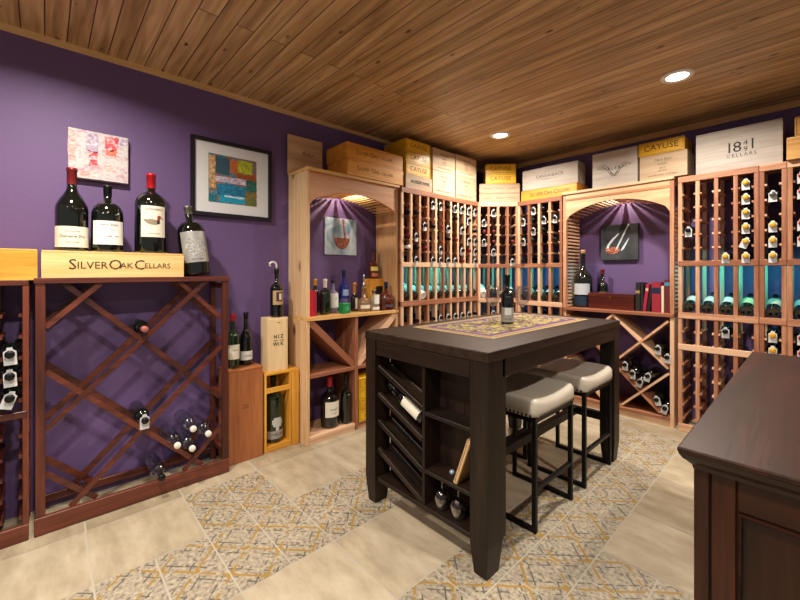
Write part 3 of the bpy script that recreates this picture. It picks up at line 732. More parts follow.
# ------------------------------------------------------------------ pictures
def canvas(label, base, rz, w, h, d=.03, name='canvas_painting'):
    t = thing(name, label, 'painting', base, rz); return t
def noise_mat(name, stops, sx=4, sz=9, scale=3, det=4, dist=1.5, rough=.55):
    if name in MATS: return MATS[name]
    m, nt, b = newmat(name); N = nt.nodes.new; L = nt.links.new
    tc = N('ShaderNodeTexCoord'); mp = N('ShaderNodeMapping'); mp.inputs['Scale'].default_value = (sx, 1, sz); L(tc.outputs['Object'], mp.inputs['Vector'])
    n = N('ShaderNodeTexNoise'); n.inputs['Scale'].default_value = scale; n.inputs['Detail'].default_value = det; n.inputs['Distortion'].default_value = dist; L(mp.outputs[0], n.inputs['Vector'])
    r = ramp(nt, stops); L(n.outputs['Fac'], r.inputs[0]); L(r.outputs[0], b.inputs['Base Color']); b.inputs['Roughness'].default_value = rough
    MATS[name] = m; return m
def rough_poly(x0, x1, z0, z1, j=.006, n=4):
    p = []
    for i in range(n): p.append((x0+(x1-x0)*i/n, z0))
    for i in range(n): p.append((x1, z0+(z1-z0)*i/n))
    for i in range(n): p.append((x1-(x1-x0)*i/n, z1))
    for i in range(n): p.append((x0, z1-(z1-z0)*i/n))
    return [(x+random.uniform(-j, j), z+random.uniform(-j, j)) for x, z in p]
# abstract white and red canvas
t = canvas('small unframed abstract canvas in white, pink and red above the large bottles', (-2.712, .092, 1.752), 90, .26, .265)
cv = MB().box(0, .265, 0, .036, 0, .265).bevel(.002, 1).build('canvas', noise_mat('abs_white', [(.35, '#b08c94'), (.48, '#bcb2b2'), (.62, '#c6bfbd'), (.75, '#9f8fa0')], 8, 10, 3), t)
red = noise_mat('abs_red', [(.35, '#b02a3c'), (.5, '#d0505a'), (.6, '#e8c0c4'), (.7, '#7a3a56')], 12, 16, 3); mau = noise_mat('abs_mauve', [(.35, '#857791'), (.55, '#b7a7b9'), (.7, '#d8cfd6')], 12, 16, 3)
pk = noise_mat('abs_pink', [(.35, '#cf7f7a'), (.55, '#e2a9a2'), (.7, '#efd8d2')], 12, 16, 3)
for nm, mt, rc in (('brush_patch', pk, (.004,.03,.09,.262)), ('brush_patch', mau, (.075,.125,.15,.26)), ('brush_patch', red, (.085,.125,.075,.16)), ('brush_patch', red, (.155,.215,.175,.255)), ('brush_patch', noise_mat('abs_orange', [(.4, '#d8503a'), (.6, '#e8745a')], 12, 16), (.165,.21,.145,.178)), ('brush_patch', mau, (.215,.262,.215,.258)), ('brush_patch', pk, (.15,.2,.06,.09)), ('brush_patch', pk, (.05,.13,.012,.035))):
    MB().poly2(rough_poly(*rc), -.0008).build(nm, mt, t)
# framed print
t = thing('framed_print', 'black-framed abstract print in blue, orange and green with a wide white mat', 'picture', (-2.722, .69, 1.614), 90)
w, h = .54, .515; f = .024
m = MB()
for a in ((0,w,0,f),(0,w,h-f,h),(0,f,f,h-f),(w-f,w,f,h-f)): m.box(a[0],a[1],0,.026,a[2],a[3])
m.build('frame', plain('frame_black', '#17131b', .35), t)
MB().box(f,w-f,.012,.02,f,h-f).build('mat_board', plain('mat_board', '#d5d6d8', .7), t)
art = MB().box(.108,.43,.0112,.0119,.095,.42).build('print', noise_mat('print_mix', [(.32, '#7a3b22'), (.44, '#a3643a'), (.52, '#2a7288'), (.6, '#1d6f8f'), (.7, '#bba88f')], 9, 12, 3), t)
blk = [('#3a4a55','#23586e',(.15,.245,.29,.405)), ('#b9c22c','#8f8a26',(.295,.40,.315,.405)), ('#a5582a','#c46c33',(.245,.30,.31,.40)), ('#a34e26','#7f3a1c',(.29,.42,.24,.315)), ('#cfc6d2','#9c8aa4',(.15,.36,.235,.275)),
       ('#2f6b5a','#1f4f45',(.355,.43,.195,.275)), ('#1d86b0','#15506e',(.16,.35,.145,.225)), ('#0f86a8','#1a9cc0',(.175,.36,.10,.145)), ('#c9dce4','#a0c4d4',(.21,.345,.135,.15)), ('#d9b98a','#9a6a3a',(.11,.15,.19,.41)), ('#4a6a3a','#8a6a2a',(.35,.43,.097,.19)), ('#147a80','#0e5a66',(.11,.16,.10,.15))]
for i, (a, b_, rc) in enumerate(blk):
    MB().poly2(rough_poly(*rc, j=.003), .0108-.00005*i).build('colour_block', noise_mat('blk%d' % i, [(.4, a), (.6, b_)], 14, 14, 4), t)
# pouring glass canvas in the left niche
t = canvas('pale blue canvas of red wine poured into a glass, in the left niche', (-2.735, 1.69, 1.385), 90, .32, .305)
MB().box(0, .32, 0, .03, 0, .31).bevel(.002, 1).build('canvas', noise_mat('sky_paint', [(.35, '#7f9db3'), (.5, '#aec2cf'), (.65, '#cdd8dd')], 2, 2, 3), t)
def ell(cx, cz, a, b, t0, t1, n=22): return [(cx+a*math.cos(R(t0+(t1-t0)*i/n)), cz+b*math.sin(R(t0+(t1-t0)*i/n))) for i in range(n+1)]
DW = plain('paint_dark', '#4d2a26', .5); RWN = noise_mat('paint_wine', [(.4, '#6d2c20'), (.55, '#a55438'), (.65, '#d8a890')], 20, 20, 3)
MB().poly2(ell(.165, .145, .078, .095, 180, 360), -.0008).build('painted_wine', RWN, t)
MB().tube([(x, -.001, z) for x, z in ell(.165, .15, .08, .10, 150, 390)], .0014, 5).build('painted_glass', DW, t)
MB().tube([(x, -.001, z) for x, z in [(.085,.16),(.095,.22),(.115,.275)]], .001, 5).tube([(x, -.001, z) for x, z in [(.245,.16),(.235,.22),(.222,.275)]], .001, 5).build('painted_rim', DW, t)
MB().poly2([(.165,.305),(.195,.305),(.192,.24),(.21,.15),(.19,.14),(.178,.23)], -.0009).build('painted_pour', RWN, t)
MB().poly2([(.155,.05),(.175,.05),(.17,.0),(.16,.0)], -.0009).build('painted_stem', plain('paint_grey', '#8da1ac', .5), t)
# dark canvas in the back niche
t = canvas('dark charcoal canvas of a tilted wine glass, in the back wall niche', (-1.405, 3.942, 1.352), 0, .32, .335)
MB().box(0, .318, 0, .036, 0, .332).bevel(.002, 1).build('canvas', noise_mat('char_paint', [(.35, '#26282b'), (.6, '#3b4045'), (.75, '#59616a')], 2, 2, 2), t)
WHP = plain('paint_white', '#c8d4dc', .5)
MB().poly2(ell(.105, .10, .062, .04, 150, 400), -.0008).build('painted_wine', RWN, t)
MB().poly2([(.05,.115),(.062,.15),(.10,.20),(.155,.25),(.16,.245),(.115,.19),(.08,.145),(.07,.11)], -.0009).poly2([(.18,.085),(.20,.10),(.225,.15),(.245,.20),(.24,.20),(.215,.16),(.19,.12),(.175,.09)], -.0009).build('painted_glass', WHP, t)
MB().poly2([(.13,.10),(.143,.10),(.25,.332),(.235,.332)], -.001).build('painted_pour', WHP, t)

# ------------------------------------------------------------------ bottles on top of the diamond rack
def B(name, label, r, h, sh, nr, loc, rz=90, **kw):
    b = bottle(name, label, 'bottle', r, h, sh, nr, n=28, **kw); b.location = loc; b.rotation_euler = (0, 0, R(rz)); return b
ZB = 1.2125+.1325
XB = -2.60
B('large_wine_bottle', 'large sloping-shouldered bottle with burgundy wax top and cream label, first on the long crate', .067, .43, .335, .020, (XB, .103, ZB), style='burg', foil='burgundy', foil_h=.085, lab=(.02, .125), labm=PAPER, span=160, texts=[('Domaine Dro', .022, .075, .11), ('Willamette Valley', .009, .10, .06), ('PINOT NOIR', .009, .045, .05)])
B('jug_bottle', 'squat broad-shouldered bottle with black top and pale label, middle of the long crate', .071, .362, .27, .018, (XB, .25, ZB), style='jug', foil='black', foil_h=.06, lab=(.04, .165), labm=PAPERW, span=125, texts=[('Saint Style', .016, .145, .08), ('Syrah & Grenache', .010, .12, .06), ('~ o ~', .02, .085, .09)])
b = B('large_wine_bottle', 'tall bottle with bright red top and a duck on its label, on the long crate', .080, .462, .36, .022, (XB-.01, .452, ZB), style='bord', foil='red', foil_h=.085, lab=(.092, .268), labm=PAPER, span=92, texts=[('CANVASBACK', .016, .248, .095), ('red mountain', .009, .112, .055)])
rr = .0832
def wrap(poly, z0): return [(rr*math.sin(x*1.5/rr), -rr*math.cos(x*1.5/rr), z0+z*1.5) for x, z in poly]
rr = .0813
m = MB()
top = [(-.034,.0165),(-.028,.018),(-.022,.0165),(-.014,.0185),(-.006,.0185),(.002,.0175),(.010,.0155)]
bot = [(-.034,.0135),(-.028,.008),(-.022,.002),(-.014,-.001),(-.006,-.0025),(.002,-.003),(.010,-.002)]
for k in range(6): m.quad(wrap([bot[k], bot[k+1], top[k+1], top[k]], .165))
m.build('duck_body', plain('duck_buff', '#8d7d6a', .6), b)
MB().quad(wrap([(.010,-.001),(.009,.014),(.020,.016),(.021,.003)], .165)).quad(wrap([(-.034,.0135),(-.031,.017),(-.022,.013),(-.026,.009)], .1655)).build('duck_breast', plain('duck_black', '#2a2420', .6), b)
MB().quad(wrap([(.010,.014),(.020,.014),(.024,.032),(.012,.033)], .165)).quad(wrap([(.022,.024),(.033,.018),(.033,.021),(.023,.029)], .165)).build('duck_head', plain('duck_rust', '#8e3218', .6), b)
sb = bottle('large_wine_bottle', 'dark bottle with silver pictorial label standing tilted right of the long crate', 'bottle', .076, .425, .33, .021, style='jug', foil='grey', foil_h=.05, lab=(.075, .26), labm=PAPERG, span=130, n=28)
sb.location = (-2.565, .684, 1.2205); sb.rotation_euler = (R(-5), R(-6), R(90))
lp = [c for c in children(sb) if c.name.startswith('paper_label')][0]
for a, z0, z1, s in ((0, .10, .19, 60), (-38, .12, .17, 20), (38, .12, .17, 20)): MB().patch(.0774, z0+.01, z1+.03, s, c=-90+a).build('label_picture', noise_mat('engraving', [(.4, '#6c6a68'), (.6, '#b9b7b2')], 30, 30, 4), lp)
txt('SILVER', .013, INKD, lp, (0, 0, .092), .07, bend=.0775)

# boxes and bottles between the diamond rack and the arched cabinet
t = thing('cedar_crate', 'tall reddish cedar crate standing on end beside the diamond rack', 'crate', (-2.535, .858, 0), 90)
bx('case_body', CEDAR('z'), t, 0, .225, .012, .19, 0, .595)
bx('front_panel', CEDAR('z'), t, .0, .225, .0, .0115, 0, .595)
bx('top_board', CEDAR('x'), t, -.002, .227, -.002, .192, .5955, .607)
txt('winery\nestate', .022, INK, t, (.11, -.001, .36), .045)
B('wine_bottle', 'green bottle with red top and cream label on the cedar crate', .041, .355, .245, .0155, (-2.62, .915, .6075), foil='red', lab=(.06, .155), labm=PAPER, texts=[('Chateau', .018, .12, .05)], glassm=BOTTLE_G)
B('wine_bottle', 'slimmer bottle with brown top and white label on the cedar crate', .041, .355, .255, .0145, (-2.655, 1.015, .6075), style='burg', foil=FOIL['black'], lab=(.035, .095), labm=PAPERW, texts=[('tenuta', .014, .065, .05)])
# yellow open box with big bottle
t = thing('display_box', 'upright honey-coloured open box displaying a large green bottle', 'box', (-2.545, 1.098, 0), 90)
YB_ = lambda a: wood('honeygold_'+a, '#c27f22', '#d99a35', '#e8b258', a, .45, .8, .1, .1)
for nm, a in (('side_board', (0,.016,0,.17,0,.545)), ('side_board', (.184,.2,0,.17,0,.545)), ('top_board', (.016,.184,0,.17,.527,.545)), ('bottom_board', (.016,.184,0,.17,.0,.04)), ('back_board', (.016,.184,.16,.17,.04,.527)), ('cross_board', (.016,.184,0,.012,.405,.44))):
    bx(nm, YB_('z' if 'side' in nm else 'x'), t, *a)
b = B('large_wine_bottle', 'large green bottle with a white tree etched on it inside the honey-coloured box', .066, .46, .36, .02, (-2.63, 1.2, .0405), style='bord', foil='black', foil_h=.06, glassm=BOTTLE_G, lab=(.03, .085), labm=PAPERG, span=140, texts=[('SILVER OAK', .014, .06, .09)])
m = MB(); r5 = .0672
for ra, zz, s in ((0,.105,20),(-18,.15,28),(18,.15,28),(0,.165,45),(-10,.135,30),(12,.132,30)): m.patch(r5, zz-.02, zz+.012, s, c=-90+ra, n=4)
m.build('etched_tree', plain('etch_white', '#b9bdb8', .6), b)
t = thing('slim_board', 'narrow golden board standing between the honey box and the arched cabinet', 'board', (-2.535, 1.3, 0), 90)
bx('plank', YB_('z'), t, 0, .05, 0, .16, 0, .545)
t = thing('wine_box', 'upright pale wooden box branded with four letters on the honey box', 'box', (-2.565, 1.135, .5455), 90)
MAP = lambda a: wood('birch_'+a, '#cfae7c', '#dfc295', '#ebd4ac', a, .5, .6, 0, .08)
bx('case_body', MAP('z'), t, 0, .150, .01, .13, 0, .372); bx('sliding_lid', MAP('z'), t, .006, .144, 0, .0095, .0, .362)
bx('thumb_notch', plain('notch', '#8d6f46', .7), t, .064, .086, -.0006, .0002, .335, .341, 0)
for s, x, z in (('N', .05, .24), ('Z', .098, .24), ('W', .05, .188), ('K', .098, .188)): txt(s, .034, INK, t, (x, -.001, z), None, offset=.001)
m = MB()
for a in ((.072,.077,.172,.2),(.072,.077,.225,.258),(.036,.066,.211,.216),(.083,.113,.211,.216)): m.quad([(a[0],-.001,a[2]),(a[1],-.001,a[2]),(a[1],-.001,a[3]),(a[0],-.001,a[3])])
m.build('cross_mark', INK, t)
b = B('wine_bottle', 'slim dark bottle with portrait label and white scroll stopper on the branded box', .046, .345, .245, .0145, (-2.625, 1.222, .918), foil='black', lab=(.09, .19), labm=PAPERT, span=115)
lp = [c for c in children(b) if c.name.startswith('paper_label')][0]
MB().patch(.0470, .115, .18, 55).build('portrait_picture', plain('portrait_dark', '#3a2620', .6), lp); MB().patch(.0474, .125, .17, 22, c=-82).build('portrait_figure', plain('portrait_pale', '#d9cfc6', .6), lp)
m = MB(); m.tube([(0,0,.345),(0,0,.367),(-.004,0,.381),(-.018,0,.393),(-.036,0,.393),(-.052,0,.383),(-.056,0,.369),(-.044,0,.365)], .0075, 8); m.build('scroll_stopper', plain('stopper_white', '#dcd8d4', .4), b)

# ------------------------------------------------------------------ left niche shelf contents
ZS = .9155
def box_thing(name, label, cat, loc, rz, w, d, h, mat, bev=.003, part='case_body'):
    t = thing(name, label, cat, loc, rz); bx(part, mat, t, 0, w, 0, d, 0, h, bev); return t
def book(label, loc, rz, w, d, h, col, band=None, tilt=0, group=None, title=None):
    t = thing('book', label, 'book', loc, rz, group); t.rotation_euler = (0, R(tilt), R(rz))
    c = plain('cover_'+col.strip('#'), col, .5)
    m = MB(); e = .003
    m.box(0, e, 0, d, 0, h).box(w-e, w, 0, d, 0, h).box(e, w-e, 0, e, 0, h); m.build('cover', c, t)
    MB().box(e, w-e, e, d-.004, .004, h-.004).build('pages', plain('book_pages', '#d8cfb8', .8), t)
    if band: MB().quad([(.001, -.0006, h*band[1]), (w-.001, -.0006, h*band[1]), (w-.001, -.0006, h*band[2]), (.001, -.0006, h*band[2])]).build('spine_band', plain('band_'+band[0].strip('#'), band[0], .4), t)
    return t
book('bright red book standing at the left end of the liquor shelf', (-2.49, 1.398, ZS), 90, .045, .15, .19, '#c41424')
book('magenta-red book next to the bright red one on the liquor shelf', (-2.50, 1.4455, ZS), 90, .03, .15, .185, '#a3183c')
B('liquor_bottle', 'bottle with yellow stopper behind the books on the liquor shelf', .032, .27, .19, .013, (-2.66, 1.555, ZS), foil='gold', foil_h=.05)
B('liquor_bottle', 'dark green square-shouldered bottle with white cap on the liquor shelf', .043, .27, .195, .0135, (-2.56, 1.583, ZS), style='jug', glassm=BOTTLE_G, foil='white', foil_h=.065)
CL2 = glass('gin_glass', '#c9c3dc', .03)
B('liquor_bottle', 'clear bottle with large white label and dark cap on the liquor shelf', .042, .26, .18, .015, (-2.63, 1.70, ZS), glassm=plain('gin_clear', '#7c7290', .1, 0, .5), foil=BLACK, foil_h=.025, lab=(.04, .155), labm=PAPERW, span=120, texts=[('Y', .03, .11, None)])
BLU = plain('blue_glass', '#182f80', .06, 0, .6)
b = B('liquor_bottle', 'tall slender blue bottle fading to lilac on the liquor shelf', .042, .34, .23, .014, (-2.66, 1.825, ZS), glassm=BLU, foil='teal', foil_h=.06, lab=(.13, .18), labm=plain('label_iceblue', '#9fb4dc', .5), span=90)
MB().lathe([(.0425, .012), (.0426, .105)], 24).build('lilac_base', plain('lilac_glass', '#6a6296', .1, 0, .5), b)
t = box_thing('candle_box', 'small square green box with a pale emblem on the liquor shelf', 'box', (-2.485, 1.70, ZS), 90, .068, .068, .08, plain('box_green', '#0d7a3a', .45))
MB().tube([(.034+.016*math.cos(R(a)), -.0008, .04+.016*math.sin(R(a))) for a in range(0, 360, 45)], .0018, 5, closed=True).tube([(.027,-.0008,.04),(.034,-.0008,.047),(.041,-.0008,.04),(.034,-.0008,.033)], .0015, 5, closed=True).build('emblem', plain('emblem_mint', '#7cc49a', .5), t)
AMB = plain('dark_amber', '#1e0d08', .08, 0, .6); WH = plain('whiskey', '#4e1a0c', .06, 0, .6); WHL = plain('whiskey_light', '#7c5a3a', .08, 0, .5)
ORF = plain('copper_stopper', '#c47a3c', .35, .4)
B('liquor_bottle', 'small dark bottle with tall copper-coloured stopper on the liquor shelf', .03, .235, .135, .014, (-2.60, 1.89, ZS), glassm=AMB, foil=ORF, foil_h=.09, lab=(.02, .11), labm=PAPER, span=40)
b = B('decanter_bottle', 'stubby clear decanter-shaped bottle with slender pointed stopper', .054, .20, .11, .02, (-2.545, 1.945, ZS), style='jug', glassm=WHL, foil=None, lab=(.025, .055), labm=PAPER, span=130)
MB().lathe([(0,.198),(.012,.2),(.016,.215),(.009,.23),(.005,.25),(.008,.27),(.007,.30),(0,.312)], 14).build('pointed_stopper', plain('stopper_silver', '#a7a3a8', .2, .7), b)
b = B('liquor_bottle', 'pale flask bottle with arrow-shaped white label on the liquor shelf', .045, .175, .12, .016, (-2.515, 2.03, ZS), style='jug', glassm=plain('flask_grey', '#8c7c62', .1, 0, .5), foil='grey', foil_h=.03, lab=(.06, .135), labm=PAPERW, span=70)
MB().patch(.0462, .012, .035, 100).build('lower_label', PAPERW, b)
b = B('liquor_bottle', 'round-shouldered amber whiskey bottle at the right end of the liquor shelf', .064, .24, .155, .015, (-2.50, 2.150, ZS), style='jug', glassm=WH, foil=FOIL['teal'], foil_h=.055, lab=(.03, .05), labm=plain('label_slate', '#4a4658', .5), span=90, texts=[])
txt("WOODFORD RESERVE", .012, plain('print_tan', '#b99a74', .5), b, (0, 0, .10), .09, bend=.0655)
t = box_thing('liquor_box', 'orange wooden gift box behind the amber bottles on the liquor shelf', 'box', (-2.60, 2.062, ZS), 90, .155, .10, .265, GOLD('x'))
MB().box(.06, .135, -.001, .0, .13, .2).build('dark_label', BLACK, t)
b = B('liquor_bottle', 'whiskey bottle with yellow neck label standing on the orange gift box', .045, .265, .15, .014, (-2.645, 2.125, ZS+.2655), style='jug', glassm=WH, foil=BLACK, foil_h=.03, lab=(.02, .05), labm=plain('label_copper', '#b0663a', .5), span=110)
MB().patch(.0458, .07, .105, 130).build('shoulder_label', plain('label_yellow', '#d7c05a', .5), b)
# floor level of the left arched cabinet
b = B('magnum_bottle', 'magnum with red top and cream label on the cabinet floor', .07, .38, .27, .02, (-2.545, 1.615, .0555), foil='red', foil_h=.075, lab=(.085, .2), labm=PAPER, span=120, texts=[('LEONETTI', .022, .14, .075), ('cellar', .012, .115, .05)])
b = B('tall_slim_bottle', 'slim black bottle with round seal beside the red-topped magnum', .04, .385, .27, .0145, (-2.51, 1.742, .0555), foil='black', foil_h=.06, span=60)
MB().lathe([(0, 0), (.011, 0), (.011, .002), (0, .002)], 14).build('neck_seal', FOIL['grey'], b).matrix_local = Matrix.Translation((0, -.0395, .225)) @ Matrix.Rotation(R(90), 4, 'X')
for k in range(4):
    crate('%s of the four small yellow crates stacked on the cabinet floor behind the table' % ['lowest', 'second', 'third', 'topmost'][k], (-2.44, 1.825, .0555+.0855*k), 90, .31, .22, .085, YEL, [('CAYUSE', .04, .12, .042, .15)], border=True, ink=INKG)

# ------------------------------------------------------------------ back niche shelf contents
ZN = .9055
b = B('magnum_bottle', 'very large dark bottle with cork and silver-white label in the back niche', .082, .545, .39, .019, (-1.515, 3.80, ZN), 0, style='burg', foil=plain('cork', '#b98e62', .8), foil_h=.03, lab=(.12, .225), labm=plain('label_cool', '#b4bac0', .5), span=130)
MB().patch(.0828, .02, .105, 110).build('lower_label', plain('label_navy', '#10283c', .5), b)
B('wine_bottle', 'smaller bottle with brown label between the magnum and the mahogany chest', .047, .365, .24, .016, (-1.375, 3.905, ZN), 0, style='jug', foil='burgundy', foil_h=.05, lab=(.07, .15), labm=plain('label_brown', '#6a4a3c', .5), span=140)
t = thing('wooden_chest', 'polished reddish mahogany box with lid lying in the back niche', 'box', (-1.435, 3.72, ZN), 0)
RM = wood('chest', '#36100b', '#4c1a10', '#602618', 'x', .3, .8, .3, .05)
bx('case_body', RM, t, 0, .375, 0, .17, 0, .105); bx('lid', RM, t, -.002, .377, -.002, .172, .1065, .14)
bx('latch', plain('brass', '#a07c3a', .3, .8), t, .182, .193, -.004, -.0022, .095, .118, 0)
G_ = 'books in the back niche'
book('dark book with gilt bands, leftmost of the books in the back niche', (-1.048, 3.73, ZN), 0, .032, .16, .245, '#1e1b18', ('#9a8250', .62, .72), group=G_)
book('thin black book beside the gilt-banded one in the back niche', (-1.012, 3.735, ZN), 0, .02, .15, .24, '#17161a', group=G_)
book('slim crimson book leaning between two dark books in the back niche', (-.998, 3.735, ZN+.001), 0, .022, .16, .235, '#9c1c38', ('#c7a98c', .75, .85), 7, G_)
book('black book leaning behind the crimson one in the back niche', (-.967, 3.74, ZN+.001), 0, .02, .15, .225, '#121114', None, 7, G_)
book('thick red book with navy title panel in the back niche', (-.928, 3.73, ZN), 0, .062, .17, .25, '#8e1c30', ('#1b2140', .62, .82), group=G_)
book('thin cream book between the two thickest books in the back niche', (-.862, 3.735, ZN), 0, .018, .15, .22, '#d3c7ac', group=G_)
book('dark red book with blue top band, rightmost in the back niche', (-.842, 3.735, ZN), 0, .048, .16, .27, '#5c1f20', ('#3a86a8', .82, .92), group=G_)

# ------------------------------------------------------------------ counter-height table
TX, TY, TW, TL = -1.672, 1.285, .795, 1.515
tb = thing('counter_table', 'dark espresso counter-height table with shelves built into its near end', 'table', (TX, TY, 0))
MB().box(0, TW, 0, TL, .878, .92).bevel(.004, 2).build('tabletop', ESP('y'), tb)
i = .004
for nm, a, ax in (('apron', (i+.09, TW-i-.09, i, i+.022, .80, .8775), 'x'), ('apron', (i+.09, TW-i-.09, TL-i-.022, TL-i, .80, .8775), 'x'), ('apron', (i, i+.022, i+.13, TL-i-.09, .80, .8775), 'y'), ('apron', (TW-i-.022, TW-i, i+.13, TL-i-.09, .80, .8775), 'y')): bx(nm, ESP(ax), tb, *a)
def leg(x0, x1, y0, y1):
    m = MB(); zt = .13; q = .012
    cx, cy = (x0+x1)/2, (y0+y1)/2
    m.box(x0, x1, y0, y1, zt, .8775)
    m.hexa([(x0+q,y0+q,0),(x1-q,y0+q,0),(x1-q,y1-q,0),(x0+q,y1-q,0),(x0,y0,zt),(x1,y0,zt),(x1,y1,zt),(x0,y1,zt)])
    m.build('leg', ESP('z'), tb)
leg(i, i+.08, i, i+.105); leg(TW-i-.087, TW-i, i, i+.108); leg(i, i+.09, TL-i-.09, TL-i); leg(TW-i-.09, TW-i, TL-i-.09, TL-i)
xa, xd0, xd1, xb = i+.08, .415, .433, TW-i-.087; yf, yk = i+.014, i+.125
bx('cabinet_back', ESP('z'), tb, xa-.02, xb+.02, yk, yk+.015, .13, .8)
bx('cabinet_divider', ESP('z'), tb, xd0, xd1, yf, yk, .15, .8)
bx('cabinet_bottom', ESP('x'), tb, xa, xb, yf-.004, yk, .128, .15)
bx('cabinet_side', ESP('z'), tb, i+.004, i+.02, i+.105, yk+.015, .13, .8); bx('cabinet_side', ESP('z'), tb, TW-i-.02, TW-i-.004, i+.108, yk+.015, .13, .8)
for z in (.587, .318): bx('shelf', ESP('x'), tb, xd1, xb, yf, yk, z-.018, z)
for k, z in enumerate((.745, .60, .455, .305)):
    for y, nm in ((yf+.012, 'slanted_rail'), (yk-.016, 'slanted_rail')):
        MB().bar((xa+.002, y, z-.012), (xd0-.002, y, z-.15), .022, .026, (0,0,1)).bevel(.002, 1).build(nm, ESP('x'), tb)
    MB().bar((xa+.002, (yf+yk)/2, z-.03), (xd0-.002, (yf+yk)/2, z-.168), yk-yf-.05, .006, (0,0,1)).build('slanted_shelf', ESP('x'), tb)
bx('end_stretcher', ESP('x'), tb, i+.09, TW-i-.09, TL-i-.06, TL-i-.03, .245, .30)
bx('long_stretcher', ESP('y'), tb, .5, .54, yk+.015, TL-i-.06, .245, .295)
# table contents
wb = bottle('wine_bottle', 'dark bottle with silver pictorial label standing alone on the table mat', 'bottle', .038, .30, .21, .0145, foil='black', foil_h=.06, lab=(.012, .10), labm=PAPERG, span=150, n=28)
wb.location = (-1.283, 2.085, .9245); wb.rotation_euler = (0, 0, R(40))
lp = [c for c in children(wb) if c.name.startswith('paper_label')][0]
MB().patch(.0393, .055, .098, 60).build('label_picture', plain('engrave_white', '#cfd0cc', .5), lp); txt('SILVER OAK', .008, INKD, lp, (0, 0, .03), .05, bend=.0394); txt('Napa Valley', .009, plain('print_pale', '#9a9a94', .5), wb, (0, 0, .165), .03, bend=.0388, shear=.3)
# mat
def mat_mat():
    m, nt, b = newmat('woven_mat'); N = nt.nodes.new; L = nt.links.new
    tc = N('ShaderNodeTexCoord'); v = N('ShaderNodeTexVoronoi'); v.inputs['Scale'].default_value = 44; L(tc.outputs['Object'], v.inputs['Vector'])
    sp = N('ShaderNodeSeparateColor'); L(v.outputs['Color'], sp.inputs[0])
    r = ramp(nt, [(.0, '#553252'), (.3, '#9c8636'), (.45, '#6d5f3e'), (.6, '#8f7f66'), (.8, '#a69a3c'), (.92, '#3f4638')]); r.color_ramp.interpolation = 'CONSTANT'
    L(sp.outputs[0], r.inputs[0]); L(r.outputs[0], b.inputs['Base Color']); b.inputs['Roughness'].default_value = .85
    return m
mt = thing('table_mat', 'rectangular woven mat patterned in yellow and purple on the table', 'mat', (-1.575, 1.56, .9205))
MW, ML = .54, 1.12
MB().box(0, MW, 0, ML, 0, .003).build('backing', plain('mat_edge', '#a08a60', .8), mt)
m = MB().quad([(.085,.085,.0034),(MW-.085,.085,.0034),(MW-.085,ML-.085,.0034),(.085,ML-.085,.0034)])
for k in range(7):
    for q in (-1, 0, 1):
        for sz, zz, mi in ((.0275, .0037, 1), (.0105, .004, 2)):
            cx, cy = MW/2+q*.125, .16+.133*k
            m.quad([(cx-sz,cy,zz),(cx,cy-sz,zz),(cx+sz,cy,zz),(cx,cy+sz,zz)], mi)
m.build('centre_panel', [mat_mat(), plain('mat_yellow', '#a79a38', .85), plain('mat_plum', '#6b3c5c', .85)], mt)
m = MB()
for q0, q1, zz in ((.05, .085, .0034),):
    m.quad([(q0,q0,zz),(MW-q0,q0,zz),(MW-q0,q1,zz),(q0,q1,zz)]).quad([(q0,ML-q1,zz),(MW-q0,ML-q1,zz),(MW-q0,ML-q0,zz),(q0,ML-q0,zz)]).quad([(q0,q1,zz),(q1,q1,zz),(q1,ML-q1,zz),(q0,ML-q1,zz)]).quad([(MW-q1,q1,zz),(MW-q0,q1,zz),(MW-q0,ML-q1,zz),(MW-q1,ML-q1,zz)])
m.build('purple_band', plain('mat_purple', '#59335c', .85), mt)
m = MB(); s = .022
def fl_(x, y): m.quad([(x-s*.55,y,.0037),(x,y-s*.55,.0037),(x+s*.55,y,.0037),(x,y+s*.55,.0037)])
n = 22
for k in range(n): fl_(.03+(MW-.06)*k/(n-1), .026); fl_(.03+(MW-.06)*k/(n-1), ML-.026)
n = 44
for k in range(1, n-1): fl_(.026, .03+(ML-.06)*k/(n-1)); fl_(MW-.026, .03+(ML-.06)*k/(n-1))
m.build('border_motifs', plain('mat_russet', '#8c5a34', .85), mt)
# wine glasses
GL = glass('thin_glass', '#f4f4f6', .02, .8)
def wineglass(label, loc, h=.215, rb=.043, flip=False, group=None, gm=None):
    t = thing('wine_glass', label, 'wine glass', loc, 0, group)
    if flip: t.rotation_euler = (R(180), 0, 0)
    g = gm or GL
    MB().lathe([(0, 0), (.034, 0), (.034, .0015), (.01, .004), (.004, .008)], 24).build('foot', g, t)
    MB().lathe([(.004, .0081), (.0035, .05*h/.215), (.004, .088*h/.215)], 12).build('stem', g, t)
    z0 = .0885*h/.215
    k = (h-z0)
    MB().lathe([(.0, z0), (rb*.55, z0+k*.1), (rb*.92, z0+k*.3), (rb, z0+k*.45), (rb*.92, z0+k*.75), (rb*.76, z0+k), (rb*.735, z0+k), (rb*.9, z0+k*.75), (rb*.975, z0+k*.45), (rb*.9, z0+k*.31), (rb*.53, z0+k*.12), (0, z0+.003)], 26).build('bowl', g, t)
    return t
wineglass('clear stemmed wine glass left of the bottle on the table', (-1.405, 2.11, .9245), .225, .046)
wineglass('clear stemmed wine glass right behind the bottle on the table', (-1.275, 2.25, .9245), .225, .046)
SG = glass('shelf_glass', '#e2dcda', .08, 1.9)
wineglass('left of two upturned stemmed glasses on the table bottom shelf', (-1.17, 1.348, .1505+.1545), .154, .037, True, gm=SG)
wineglass('right of two upturned stemmed glasses on the table bottom shelf', (-1.075, 1.348, .1505+.1545), .154, .037, True, gm=SG)
